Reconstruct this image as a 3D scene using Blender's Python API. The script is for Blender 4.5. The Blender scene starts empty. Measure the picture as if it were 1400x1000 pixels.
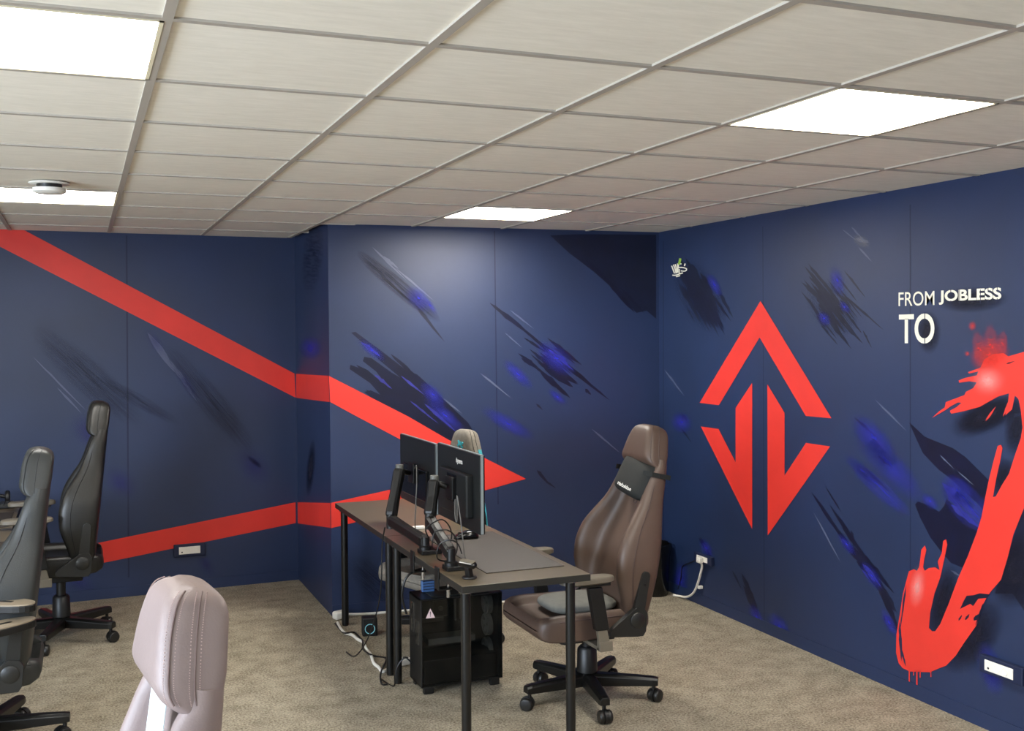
import bpy, bmesh, math, random
from mathutils import Vector, Matrix
from mathutils.geometry import tessellate_polygon
R = math.radians
PI = math.pi
COL = bpy.context.scene.collection

# ------------------------------------------------------------------ camera
H = 2.47                                   # ceiling height
CAM = Vector((0.4142, -2.4448, 1.786))
YAW, PITCH, ROLL, FPX = 0.38309, -0.030789, -0.0062755, 1461.2
fwd = Vector((math.sin(YAW)*math.cos(PITCH), math.cos(YAW)*math.cos(PITCH), math.sin(PITCH)))
rt0 = Vector((math.cos(YAW), -math.sin(YAW), 0))
up0 = rt0.cross(fwd)
RT = math.cos(ROLL)*rt0 + math.sin(ROLL)*up0
UP = -math.sin(ROLL)*rt0 + math.cos(ROLL)*up0
cam = bpy.data.cameras.new('camera'); cam.sensor_width = 36; cam.lens = 36*FPX/1400
cam.clip_start = 0.05
co = bpy.data.objects.new('camera', cam); COL.objects.link(co)
co.matrix_world = Matrix(((RT.x, UP.x, -fwd.x, CAM.x), (RT.y, UP.y, -fwd.y, CAM.y), (RT.z, UP.z, -fwd.z, CAM.z), (0, 0, 0, 1)))
bpy.context.scene.camera = co

# ------------------------------------------------------------------ materials
def lin(c):
    c = c/255
    return c/12.92 if c <= .04045 else ((c+.055)/1.055)**2.4
def rgb(*c): return tuple(lin(x) for x in c)+(1,)
class N:
    def __init__(s, name):
        s.m = bpy.data.materials.new(name); s.m.use_nodes = True
        s.t = s.m.node_tree; s.b = s.t.nodes['Principled BSDF']; s.out = s.t.nodes['Material Output']
    def n(s, typ, **kw):
        x = s.t.nodes.new(typ)
        for k, v in kw.items():
            if k in x.inputs.keys(): x.inputs[k].default_value = v
            else: setattr(x, k, v)
        return x
    def l(s, a, ao, b, bi): s.t.links.new(a.outputs[ao], b.inputs[bi])
def mat(name, col, rough=.5, metal=0., spec=.5, noise=0., nscale=20., bump=0., bscale=200., coat=0.):
    """plain surface with a little procedural variation and grain"""
    k = N(name); b = k.b
    b.inputs['Base Color'].default_value = col; b.inputs['Roughness'].default_value = rough
    b.inputs['Metallic'].default_value = metal; b.inputs['Specular IOR Level'].default_value = spec
    b.inputs['Coat Weight'].default_value = coat
    tc = k.n('ShaderNodeTexCoord')
    if noise:
        nz = k.n('ShaderNodeTexNoise', Scale=nscale, Detail=4.); k.l(tc, 'Object', nz, 'Vector')
        rp = k.n('ShaderNodeValToRGB'); k.l(nz, 'Fac', rp, 'Fac')
        rp.color_ramp.elements[0].position = .3; rp.color_ramp.elements[1].position = .7
        rp.color_ramp.elements[0].color = tuple(c*(1-noise) for c in col[:3])+(1,)
        rp.color_ramp.elements[1].color = tuple(min(1, c*(1+noise)) for c in col[:3])+(1,)
        k.l(rp, 'Color', b, 'Base Color')
    if bump:
        nb = k.n('ShaderNodeTexNoise', Scale=bscale, Detail=3.); k.l(tc, 'Object', nb, 'Vector')
        bp = k.n('ShaderNodeBump', Strength=bump, Distance=.002); k.l(nb, 'Fac', bp, 'Height'); k.l(bp, 'Normal', b, 'Normal')
    return k.m
def emit(name, col, strength):
    k = N(name); k.b.inputs['Base Color'].default_value = (.9, .9, .9, 1)
    k.b.inputs['Emission Color'].default_value = col; k.b.inputs['Emission Strength'].default_value = strength
    return k.m
def spray(name, col, alpha=.8, power=1.5, streak=0., rough=.5, spec=.4):
    """paint sprayed or dragged thinly on the wall: opacity fades to the edge of its patch"""
    k = N(name); b = k.b
    b.inputs['Base Color'].default_value = col; b.inputs['Roughness'].default_value = rough
    b.inputs['Specular IOR Level'].default_value = spec
    uv = k.n('ShaderNodeTexCoord')
    mp = k.n('ShaderNodeMapping'); k.l(uv, 'UV', mp, 'Vector')
    mp.inputs['Location'].default_value = (-1, -1, 0); mp.inputs['Scale'].default_value = (2, 2, 0)
    ln = k.n('ShaderNodeVectorMath', operation='LENGTH'); k.l(mp, 'Vector', ln, 0)
    sub = k.n('ShaderNodeMath', operation='SUBTRACT', use_clamp=True); sub.inputs[0].default_value = 1.; k.l(ln, 'Value', sub, 1)
    pw = k.n('ShaderNodeMath', operation='POWER'); k.l(sub, 'Value', pw, 0); pw.inputs[1].default_value = power
    ml = k.n('ShaderNodeMath', operation='MULTIPLY', use_clamp=True); k.l(pw, 'Value', ml, 0); ml.inputs[1].default_value = alpha
    last = ml
    nz = k.n('ShaderNodeTexNoise', Scale=1., Detail=5., Roughness=.65)
    m2 = k.n('ShaderNodeMapping'); k.l(uv, 'UV', m2, 'Vector')
    m2.inputs['Scale'].default_value = (3, 26, 1) if streak else (9, 9, 1)
    k.l(m2, 'Vector', nz, 'Vector')
    mr = k.n('ShaderNodeMapRange'); k.l(nz, 'Fac', mr, 'Value')
    mr.inputs['From Min'].default_value = .5-.12*(1 if streak else 2); mr.inputs['From Max'].default_value = .5+.12*(1 if streak else 2)
    mr.inputs['To Min'].default_value = 1-streak if streak else .6; mr.inputs['To Max'].default_value = 1.
    m3 = k.n('ShaderNodeMath', operation='MULTIPLY', use_clamp=True); k.l(last, 'Value', m3, 0); k.l(mr, 'Result', m3, 1)
    k.l(m3, 'Value', b, 'Alpha')
    return k.m

WALLCOL = rgb(41, 53, 86)
def wall_paint():
    k = N('navy_wall_paint'); b = k.b
    b.inputs['Roughness'].default_value = .5; b.inputs['Specular IOR Level'].default_value = .75
    tc = k.n('ShaderNodeTexCoord'); nz = k.n('ShaderNodeTexNoise', Scale=1.3, Detail=5., Roughness=.6); k.l(tc, 'Object', nz, 'Vector')
    rp = k.n('ShaderNodeValToRGB'); k.l(nz, 'Fac', rp, 'Fac')
    rp.color_ramp.elements[0].position = .3; rp.color_ramp.elements[1].position = .72
    rp.color_ramp.elements[0].color = rgb(15, 34, 68); rp.color_ramp.elements[1].color = rgb(20, 42, 82)
    k.l(rp, 'Color', b, 'Base Color')
    nb = k.n('ShaderNodeTexNoise', Scale=350., Detail=2.); k.l(tc, 'Object', nb, 'Vector')
    bp = k.n('ShaderNodeBump', Strength=.25, Distance=.001); k.l(nb, 'Fac', bp, 'Height'); k.l(bp, 'Normal', b, 'Normal')
    return k.m
def carpet_mat():
    k = N('loop_pile_carpet'); b = k.b
    b.inputs['Roughness'].default_value = .95; b.inputs['Specular IOR Level'].default_value = .1
    tc = k.n('ShaderNodeTexCoord')
    n1 = k.n('ShaderNodeTexNoise', Scale=95., Detail=3., Roughness=.7); k.l(tc, 'Object', n1, 'Vector')
    n2 = k.n('ShaderNodeTexNoise', Scale=9., Detail=4.); k.l(tc, 'Object', n2, 'Vector')
    mx = k.n('ShaderNodeMath', operation='MULTIPLY_ADD'); k.l(n2, 'Fac', mx, 0); mx.inputs[1].default_value = .35; k.l(n1, 'Fac', mx, 2)
    rp = k.n('ShaderNodeValToRGB'); k.l(mx, 'Value', rp, 'Fac')
    e = rp.color_ramp.elements; e[0].position = .48; e[1].position = .86
    e[0].color = rgb(97, 89, 75); e[1].color = rgb(178, 168, 148)
    k.l(rp, 'Color', b, 'Base Color')
    bp = k.n('ShaderNodeBump', Strength=.7, Distance=.006); k.l(n1, 'Fac', bp, 'Height'); k.l(bp, 'Normal', b, 'Normal')
    return k.m
def tile_mat():
    k = N('ceiling_tile'); b = k.b
    b.inputs['Roughness'].default_value = .9; b.inputs['Specular IOR Level'].default_value = .2
    tc = k.n('ShaderNodeTexCoord'); mp = k.n('ShaderNodeMapping'); k.l(tc, 'Object', mp, 'Vector'); mp.inputs['Scale'].default_value = (6, 30, 6)
    nz = k.n('ShaderNodeTexNoise', Scale=1.5, Detail=6., Roughness=.7); k.l(mp, 'Vector', nz, 'Vector')
    rp = k.n('ShaderNodeValToRGB'); k.l(nz, 'Fac', rp, 'Fac')
    rp.color_ramp.elements[0].position = .3; rp.color_ramp.elements[1].position = .7
    rp.color_ramp.elements[0].color = rgb(228, 222, 208); rp.color_ramp.elements[1].color = rgb(240, 234, 221)
    k.l(rp, 'Color', b, 'Base Color')
    return k.m
M = {}
M['wall'] = wall_paint(); M['carpet'] = carpet_mat(); M['tile'] = tile_mat()
M['grid'] = mat('ceiling_grid_metal', rgb(172, 164, 152), .6)
M['plaster'] = mat('white_wall_paint', rgb(226, 223, 214), .7, bump=.2, bscale=300)
M['joint'] = mat('wall_joint', rgb(20, 31, 62), .5)
M['red'] = mat('red_mural_paint', rgb(218, 54, 44), .45, noise=.05, nscale=6)
M['ink'] = mat('dark_navy_mural_paint', rgb(6, 11, 40), .42, noise=.25, nscale=9)
M['ink2'] = mat('mid_navy_mural_paint', rgb(12, 19, 44), .42, noise=.2, nscale=9)
M['cream'] = mat('cream_mural_paint', rgb(240, 234, 212), .5)
M['lime'] = mat('lime_mural_paint', rgb(150, 190, 70), .5)
M['violet'] = mat('violet_mural_paint', rgb(44, 46, 124), .45, noise=.2)
M['pale'] = mat('pale_blue_mural_paint', rgb(78, 86, 112), .5)
M['glow'] = spray('blue_spray_paint', rgb(44, 48, 160), .95, 1.2)
M['faintglow'] = spray('faint_blue_spray_paint', rgb(48, 48, 130), .5, 1.3)
M['glowstreak'] = spray('blue_dragged_paint', rgb(46, 52, 160), 1.2, .9, .85)
M['inkspray'] = spray('dark_spray_paint', rgb(12, 14, 34), 1.4, .9)
M['inkstreak'] = spray('dark_dragged_paint', rgb(16, 18, 48), 1.5, .7, .9)
M['faintstreak'] = spray('faint_dark_dragged_paint', rgb(22, 26, 50), .7, .8, .9)
M['greystreak'] = spray('grey_dragged_paint', rgb(132, 132, 140), 1.1, .8, .9)
M['redspray'] = spray('red_spray_paint', rgb(218, 54, 44), .75, 1.1)
M['redstreak'] = spray('red_dragged_paint', rgb(218, 54, 44), .8, 1., .95)
M['white_spray'] = spray('pale_spray_paint', rgb(250, 190, 185), .6, 1.6)
M['black'] = mat('black_plastic', rgb(14, 14, 14), .42, noise=.1)
M['blackgloss'] = mat('gloss_black_plastic', rgb(9, 9, 10), .15)
M['blackmetal'] = mat('black_powder_coat', rgb(11, 11, 10), .35, spec=.5)
M['armblack'] = mat('satin_black_metal', rgb(9, 9, 9), .4)
M['chrome'] = mat('bare_metal', rgb(200, 200, 200), .2, metal=1.)
M['desk'] = mat('black_brown_desk_top', rgb(96, 85, 67), .32, noise=.06, nscale=40)
M['deskedge'] = mat('dark_desk_edge', rgb(30, 29, 26), .45)
M['pad'] = mat('charcoal_desk_mat', rgb(54, 47, 41), .6, bump=.3, bscale=500)
M['monitor'] = mat('monitor_back_plastic', rgb(20, 22, 22), .4, bump=.2, bscale=700)
M['monitoredge'] = mat('monitor_edge_plastic', rgb(120, 128, 128), .3)
M['screen'] = mat('monitor_screen', rgb(8, 8, 9), .1)
M['white'] = mat('white_plastic', rgb(235, 232, 222), .4)
M['whitecable'] = mat('white_cable_rubber', rgb(225, 222, 212), .5)
M['blackcable'] = mat('black_cable_rubber', rgb(13, 13, 13), .45)
M['greycable'] = mat('grey_cable_rubber', rgb(90, 88, 84), .4)
M['blue'] = mat('blue_plastic', rgb(62, 94, 140), .4)
M['teal'] = mat('teal_fabric', rgb(52, 160, 172), .6)
M['led'] = mat('pale_teal_ring', rgb(140, 205, 215), .4)
M['greyfab'] = mat('grey_fabric', rgb(120, 114, 104), .85, noise=.15, nscale=60, bump=.5, bscale=400)
M['cushion'] = mat('grey_velour', rgb(98, 98, 92), .8, noise=.1, nscale=30, bump=.4, bscale=300)
M['blackfab'] = mat('black_velour', rgb(12, 15, 13), .8, noise=.2, nscale=30, bump=.4, bscale=300)
M['brown'] = mat('brown_leather', rgb(80, 63, 53), .48, noise=.06, nscale=14, bump=.25, bscale=260)
M['lit_brown'] = mat('lit_brown_leather', rgb(128, 113, 110), .5, noise=.04, nscale=14, bump=.2, bscale=260)  # the brown leather made paler, window light put into its colour
M['stitch'] = mat('pale_thread', rgb(176, 152, 146), .6)
M['seamt'] = mat('lit_brown_seam', rgb(104, 86, 82), .6)
M['seamd'] = mat('dark_seam', rgb(70, 54, 50), .6)
M['blackleather'] = mat('black_leather', rgb(28, 27, 24), .36, noise=.1, nscale=14, bump=.25, bscale=260)
M['seamb'] = mat('black_seam', rgb(16, 16, 16), .6)
M['greyleather'] = mat('grey_leather', rgb(46, 48, 47), .45, noise=.06, nscale=14, bump=.25, bscale=260)
M['seamg'] = mat('dark_grey_seam', rgb(44, 46, 48), .6)
M['hinge'] = mat('charcoal_plastic', rgb(30, 30, 28), .4, bump=.2, bscale=400)
M['padtop'] = mat('olive_grey_armrest', rgb(104, 97, 84), .45)
M['tan'] = mat('tan_plastic', rgb(150, 136, 116), .5)
M['castor'] = mat('castor_plastic', rgb(26, 25, 23), .4)
M['patchcard'] = mat('pale_patch_card', rgb(206, 222, 224), .5)
M['pink'] = mat('pink_white_paper', rgb(235, 208, 208), .6)
M['pcb'] = mat('circuit_board', rgb(26, 28, 26), .5, noise=.4, nscale=60)
M['pcbgrey'] = mat('heatsink_grey', rgb(92, 92, 86), .4, noise=.2, nscale=40)
M['diffuser'] = emit('lit_diffuser', (1, .95, .86, 1), 12.5)
M['diffuser_dim'] = emit('dimmer_lit_diffuser', (1, .965, .9, 1), 5.6)
M['paneledge'] = mat('panel_frame', rgb(232, 222, 190), .5)
def glass(name, tint, alpha):
    k = N(name); b = k.b
    b.inputs['Base Color'].default_value = tint; b.inputs['Roughness'].default_value = .05
    b.inputs['Alpha'].default_value = alpha
    return k.m
M['tglass'] = glass('smoked_glass', rgb(10, 12, 11), .32)
M['wglass'] = glass('window_glass', rgb(230, 240, 245), .06)

# ------------------------------------------------------------------ mesh helpers
def V3(*a): return Vector(a)
class MB:
    def __init__(s): s.v = []; s.f = []; s.m = []; s.uv = None; s.mi = 0
    def add(s, vs, fs):
        o = len(s.v); s.v += [tuple(x) for x in vs]
        for f in fs: s.f.append(tuple(o+i for i in f)); s.m.append(s.mi)
        return s
    def box(s, c, d, rot=None):
        c = Vector(c); h = Vector(d)/2
        vs = [Vector((x*h.x, y*h.y, z*h.z)) for x in (-1, 1) for y in (-1, 1) for z in (-1, 1)]
        if rot: vs = [rot @ v for v in vs]
        return s.add([c+v for v in vs], [(0, 1, 3, 2), (4, 6, 7, 5), (0, 4, 5, 1), (2, 3, 7, 6), (0, 2, 6, 4), (1, 5, 7, 3)])
    def loft(s, rings, cap=True, closed=True):
        n = len(rings[0]); vs = [p for r in rings for p in r]; fs = []
        for i in range(len(rings)-1):
            for j in range(n if closed else n-1):
                k = (j+1) % n
                fs.append((i*n+j, i*n+k, (i+1)*n+k, (i+1)*n+j))
        if cap: fs.append(tuple(range(n))[::-1]); fs.append(tuple((len(rings)-1)*n+j for j in range(n)))
        return s.add(vs, fs)
    def cyl(s, a, b, r0, r1=None, n=20, cap=True):
        a = Vector(a); b = Vector(b); r1 = r0 if r1 is None else r1
        d = (b-a).normalized(); u = d.orthogonal().normalized(); w = d.cross(u)
        ring = lambda c, r: [c+r*(math.cos(2*PI*i/n)*u+math.sin(2*PI*i/n)*w) for i in range(n)]
        return s.loft([ring(a, r0), ring(b, r1)], cap)
    def lathe(s, prof, c=(0, 0, 0), axis='Z', n=28):
        c = Vector(c); rings = []
        if prof[0][0] == 0: prof = prof[1:]
        if prof[-1][0] == 0: prof = prof[:-1]
        prof = list(prof)
        for r, h in prof:
            ring = []
            for i in range(n):
                a = 2*PI*i/n; x, y = r*math.cos(a), r*math.sin(a)
                ring.append(c+{'Z': Vector((x, y, h)), 'X': Vector((h, x, y)), 'Y': Vector((y, h, x))}[axis])
            rings.append(ring)
        return s.loft(rings, cap=tuple(prof[0]) != tuple(prof[-1]))
    def tube(s, pts, r, n=8, sub=6, cap=True):
        pts = [Vector(p) for p in pts]
        if sub > 1 and len(pts) > 2: pts = catmull(pts, sub)
        rings = []; u = None
        for i, p in enumerate(pts):
            d = (pts[min(i+1, len(pts)-1)]-pts[max(i-1, 0)])
            if d.length < 1e-9: d = Vector((0, 0, 1))
            d.normalize()
            u = d.orthogonal().normalized() if u is None else (u-d*u.dot(d)).normalized()
            w = d.cross(u)
            rr = r[min(i*len(r)//len(pts), len(r)-1)] if isinstance(r, (list, tuple)) else r
            rings.append([p+rr*(math.cos(2*PI*k/n)*u+math.sin(2*PI*k/n)*w) for k in range(n)])
        return s.loft(rings, cap)
    def prism(s, poly, fn, d0, d1):
        """poly of (a,b) extruded; fn(a,b,d) -> point"""
        n = len(poly); vs = [fn(a, b, d0) for a, b in poly]+[fn(a, b, d1) for a, b in poly]
        tri = tessellate_polygon([[Vector((a, b, 0)) for a, b in poly]])
        fs = [t for t in tri]+[tuple(n+i for i in t[::-1]) for t in tri]
        fs += [(i, (i+1) % n, n+(i+1) % n, n+i) for i in range(n)]
        return s.add(vs, fs)
    def build(s, name, m, parent=None, smooth=False, bevel=0, seg=2, loc=None):
        me = bpy.data.meshes.new(name); me.from_pydata(s.v, [], s.f)
        ms = m if isinstance(m, (list, tuple)) else [m]
        for x in ms: me.materials.append(x)
        if len(ms) > 1: me.polygons.foreach_set('material_index', s.m)
        if s.uv:
            ul = me.uv_layers.new(name='UVMap')
            for p in me.polygons:
                for li in p.loop_indices: ul.data[li].uv = s.uv[me.loops[li].vertex_index]
        bm = bmesh.new(); bm.from_mesh(me)
        if not s.uv: bmesh.ops.recalc_face_normals(bm, faces=bm.faces)
        bm.to_mesh(me); bm.free()
        o = bpy.data.objects.new(name, me); COL.objects.link(o)
        if parent: o.parent = parent
        if loc: o.location = loc
        if bevel:
            b = o.modifiers.new('bevel', 'BEVEL'); b.width = bevel; b.segments = seg; b.limit_method = 'ANGLE'; b.angle_limit = R(40)
            b.harden_normals = False
        if smooth:
            me.polygons.foreach_set('use_smooth', [True]*len(me.polygons))
            try: me.set_sharp_from_angle(angle=R(smooth if smooth is not True else 50))
            except Exception: pass
        return o
def catmull(P, n):
    out = []; L = len(P)
    for i in range(L-1):
        p0, p1, p2, p3 = P[max(i-1, 0)], P[i], P[i+1], P[min(i+2, L-1)]
        for k in range(n):
            t = k/n
            out.append(.5*((2*p1)+(p2-p0)*t+(2*p0-5*p1+4*p2-p3)*t*t+(3*p1-p0-3*p2+p3)*t**3))
    out.append(P[-1]); return out
def chaikin(P, it=2):
    for _ in range(it):
        Q = []
        for i in range(len(P)):
            a, b = Vector(P[i]), Vector(P[(i+1) % len(P)])
            Q += [a*.75+b*.25, a*.25+b*.75]
        P = Q
    return P
def interp(tab, x):
    """smooth (pchip-like) interpolation through (x, y) rows"""
    if x <= tab[0][0]: return tab[0][1]
    if x >= tab[-1][0]: return tab[-1][1]
    for i in range(len(tab)-1):
        if tab[i][0] <= x <= tab[i+1][0]: break
    def sl(k):
        if k <= 0 or k >= len(tab)-1: return 0 if k not in (0, len(tab)-1) else ((tab[1][1]-tab[0][1])/(tab[1][0]-tab[0][0]) if k == 0 else (tab[-1][1]-tab[-2][1])/(tab[-1][0]-tab[-2][0]))
        a = (tab[k][1]-tab[k-1][1])/(tab[k][0]-tab[k-1][0]); b = (tab[k+1][1]-tab[k][1])/(tab[k+1][0]-tab[k][0])
        return 0 if a*b <= 0 else 2*a*b/(a+b)
    h = tab[i+1][0]-tab[i][0]; t = (x-tab[i][0])/h
    return ((2*t**3-3*t*t+1)*tab[i][1]+(t**3-2*t*t+t)*h*sl(i)+(-2*t**3+3*t*t)*tab[i+1][1]+(t**3-t*t)*h*sl(i+1))
def tag(o, label=None, cat=None, group=None, kind=None):
    if label: o['label'] = label
    if cat: o['category'] = cat
    if group: o['group'] = group
    if kind: o['kind'] = kind
    return o
def thing(name, label, cat, loc=(0, 0, 0), rz=0, group=None):
    o = bpy.data.objects.new(name, None); COL.objects.link(o); o.empty_display_size = .1
    o.location = loc; o.rotation_euler = (0, 0, rz)
    return tag(o, label, cat, group)
def copy_tree(o, parent=None):
    c = o.copy(); COL.objects.link(c)
    if parent: c.parent = parent
    for ch in list(o.children): copy_tree(ch, c)
    return c

# ------------------------------------------------------------------ room shell
XL, YB = -3.4, -4.1
fl = MB().box((.4, .6, -.05), (8.0, 9.8, .1)).build('floor', M['carpet']); tag(fl, kind='structure')
class Plane:
    """a vertical wall face from a to b (as seen from the room a is on its left)"""
    def __init__(s, name, a, b, thick=.12, m='wall'):
        s.a = Vector((*a, 0)); s.b = Vector((*b, 0)); s.u = (s.b-s.a).normalized(); s.n = Vector((0, 0, 1)).cross(s.u)*-1
        s.n = Vector((s.u.y, -s.u.x, 0))           # points into the room
        L = (s.b-s.a).length
        s.o = MB().prism([(0, 0), (L, 0), (L, H+.1), (0, H+.1)], lambda a_, z, d: s.a+s.u*a_+Vector((0, 0, z))-s.n*d, 0, thick).build(name, M[m])
        tag(s.o, kind='structure')
    def hit(s, px, lift=.0008):
        d = RT*((px[0]-700)/FPX)-UP*((px[1]-500)/FPX)+fwd
        t = (s.a-CAM).dot(s.n)/d.dot(s.n)
        return CAM+d*t+s.n*lift
WB = Plane('wall_back', (XL, 5.122), (1.853, 5.302))
WJ = Plane('wall_return', (1.853, 5.302), (1.857, 4.2), .1)
WP = Plane('wall_projecting', (1.857, 4.2), (4.137, 4.055))
WR = Plane('wall_right', (4.137, 4.055), (4.137, YB))
Plane('wall_rear', (4.137, YB), (XL, YB))
def wall_with_window():
    y0, y1, z0, z1 = -3.6, .8, .85, 2.2
    mb = MB()
    for (ya, yb, za, zb) in ((YB, y0, 0, H+.1), (y1, 5.12, 0, H+.1), (y0, y1, 0, z0), (y0, y1, z1, H+.1)):
        mb.box((XL-.06, (ya+yb)/2, (za+zb)/2), (.12, yb-ya, zb-za))
    tag(mb.build('wall_left', M['plaster']), kind='structure')
    w = MB()
    for y in (y0+.02, (y0*2+y1)/3, (y0+2*y1)/3, y1-.02): w.box((XL-.06, y, (z0+z1)/2), (.06, .05, z1-z0))
    for z in (z0+.02, z1-.02): w.box((XL-.06, (y0+y1)/2, z), (.06, y1-y0, .05))
    fr = tag(w.build('window_1', M['white'], bevel=.004), kind='structure')
    MB().box((XL-.06, (y0+y1)/2, (z0+z1)/2), (.006, y1-y0, z1-z0)).build('window_pane', M['wglass'], fr)
    return y0, y1, z0, z1
WIN = wall_with_window()
# ceiling: tegular tiles in a T-bar grid of 0.6 m
cl = MB().box((.4, .6, H+.07), (8.0, 9.8, .1)).build('ceiling', M['grid']); tag(cl, kind='structure')
LIGHTS = [(0, 0), (0, 5), (4, 0), (4, 5), (-4, 0), (-4, 5), (0, -5), (4, -5), (-4, -5)]
tl = MB()
gb = MB()
for i in range(-6, 7):
    for j in range(-7, 9):
        if (i, j) in LIGHTS: continue
        x0, x1, y0, y1 = i*.6+.006, i*.6+.594, j*.6+.006, j*.6+.594
        x0 = max(x0, XL); x1 = min(x1, 4.136)
        if x1-x0 < .02: continue
        if j >= 6 and i >= 3:
            xs = x0; ymax = 4.2-(x0-1.857)*.0636
            if x1 > 1.86: y1 = min(y1, ymax)
        y1 = min(y1, 5.115+(x0-XL)*.0343)
        if y1-y0 < .02: continue
        tl.box(((x0+x1)/2, (y0+y1)/2, H+.009), (x1-x0, y1-y0, .01))
tl.build('ceiling_tile', M['tile'], cl, bevel=.0012, seg=1)
for i in range(-5, 7): gb.box((i*.6, .5, H+.007), (.024, 9.4, .018))
for j in range(-6, 9): gb.box((.37, j*.6, H+.0075), (7.5, .022, .0185))
gb.build('grid_bar', M['grid'], cl)
sk = MB()
for P, a, b in ((WB, 0, 5.2), (WP, 0, 2.27), (WR, 0, 8.0)):
    L = (P.b-P.a).length
    sk.prism([(0, 0), (L, 0), (L, .07), (0, .07)], lambda a_, z, d: P.a+P.u*a_+Vector((0, 0, z))+P.n*d, 0, .004)
sk.build('baseboard_1', M['wall']); tag(bpy.data.objects['baseboard_1'], kind='structure')

LL = {(0, 0): 'square lit ceiling panel cut by the left photo edge, nearest the viewer',
      (0, 5): 'square lit ceiling panel beside the round smoke detector',
      (4, 0): 'largest whole lit ceiling panel, above the diamond emblem wall',
      (4, 5): 'small lit ceiling panel close to the projecting navy wall'}
def ceiling_light(i, j):
    t = thing('ceiling_light', LL.get((i, j), 'square lit ceiling panel behind the viewer'), 'ceiling light', (i*.6+.3, j*.6+.3, H), 0, 'ceiling light panels')
    f = MB()
    for sx, sy, w, d in ((0, -.283, .588, .01), (0, .283, .588, .01), (-.289, 0, .01, .576), (.289, 0, .01, .576)): f.box((sx, sy, .0035), (w, d, .013))
    f.build('frame', M['paneledge'], t)
    MB().box((0, 0, .006), (.568, .556, .006)).build('diffuser', M['diffuser' if i == 4 else 'diffuser_dim'], t)
for ij in LIGHTS: ceiling_light(*ij)
sd = thing('smoke_detector', 'round white smoke detector on ceiling in front of lit panel', 'smoke detector', (.295, 2.78, H))
MB().lathe([(.0, -.006), (.083, -.006), (.086, -.004), (.086, .0)], (0, 0, -.002)).build('base', M['white'], sd, smooth=40)
MB().lathe([(.0, -.05), (.058, -.049), (.07, -.042), (.07, -.026), (.0, -.024)]).build('cover', M['white'], sd, smooth=40)
MB().lathe([(.0, -.026), (.054, -.026), (.054, -.008), (0, -.008)]).build('sensor_grille', M['hinge'], sd, smooth=40)

# ------------------------------------------------------------------ mural
def poly(P, px, m, name='brush_stroke', lift=.0008, mb=None):
    own = mb is None
    mb = mb or MB()
    w = [P.hit(p, lift) for p in px]
    q = [((x-P.a).dot(P.u), x.z) for x in w]
    tri = tessellate_polygon([[Vector((a, b, 0)) for a, b in q]])
    mb.add(w, list(tri))
    if own: return mb.build(name, m, P.o)
def soft(P, c, ln, wd, ang, m, name='spray_patch', lift=.0012):
    """a sprayed patch centred on c, ln by wd, turned by ang degrees"""
    mb = MB(); a = R(ang); e = Vector((math.cos(a), math.sin(a))); f = Vector((-e.y, e.x)); c = Vector(c)
    vs = [P.hit(c+e*(sx*ln/2)+f*(sy*wd/2), lift) for sx, sy in ((-1, -1), (1, -1), (1, 1), (-1, 1))]
    mb.add(vs, [(0, 1, 2, 3)]); mb.uv = [(0, 0), (1, 0), (1, 1), (0, 1)]
    return mb.build(name, m, P.o)
def spindle(P, a, b, w, mb, lift, rnd=None, fat=.35, n=9):
    a = Vector(a); b = Vector(b); d = b-a; L = d.length; d.normalize(); f = Vector((-d.y, d.x))
    up, dn = [], []
    for i in range(n+1):
        t = i/n
        h = w/2*(min(t/fat, (1-t)/(1-fat)))**.6 if 0 < t < 1 else 0
        j = rnd.uniform(.6, 1.2) if rnd else 1
        k = rnd.uniform(.6, 1.2) if rnd else 1
        p = a+d*L*t
        up.append(p+f*h*j)
        if 0 < i < n: dn.append(p-f*h*k)
    poly(P, up+dn[::-1], None, lift=lift, mb=mb)
def strokes(P, segs, m, name='brush_stroke', lift=.0008, seed=1, fat=.35):
    mb = MB(); rnd = random.Random(seed)
    for k, (x0, y0, x1, y1, w) in enumerate(segs): spindle(P, (x0, y0), (x1, y1), w, mb, lift+k*.000004, rnd, fat)
    return mb.build(name, m, P.o)
def cluster(P, c, ang, ln, wd, n, m, seed, w=(2, 6), name='brush_stroke', lift=.0008, lmin=.3):
    """dry-brush splash: many slivers along one direction"""
    rnd = random.Random(seed); a = R(ang); e = Vector((math.cos(a), math.sin(a))); f = Vector((-e.y, e.x)); c = Vector(c); segs = []
    for _ in range(n):
        o = rnd.gauss(0, .42)
        l = ln*rnd.uniform(lmin, 1)*(1-min(abs(o), .8)*.6)
        s = rnd.gauss(0, .16)*ln
        p = c+f*(o*wd/2)+e*s
        segs.append((*(p-e*l/2), *(p+e*l/2), rnd.uniform(*w)))
    return strokes(P, segs, m, name, lift, seed+7)
def ribbon(P, pts, w, mb, lift):
    pts = [Vector(p) for p in pts]
    if len(pts) > 2: pts = catmull(pts, 4)
    lft, rgt = [], []
    for i, p in enumerate(pts):
        d = (pts[min(i+1, len(pts)-1)]-pts[max(0, i-1)]).normalized(); f = Vector((-d.y, d.x))*w/2
        lft.append(p+f); rgt.append(p-f)
    n = len(pts); vs = [P.hit(p, lift) for p in lft+rgt]
    mb.add(vs, [(i, i+1, n+i+1, n+i) for i in range(n-1)])

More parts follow.
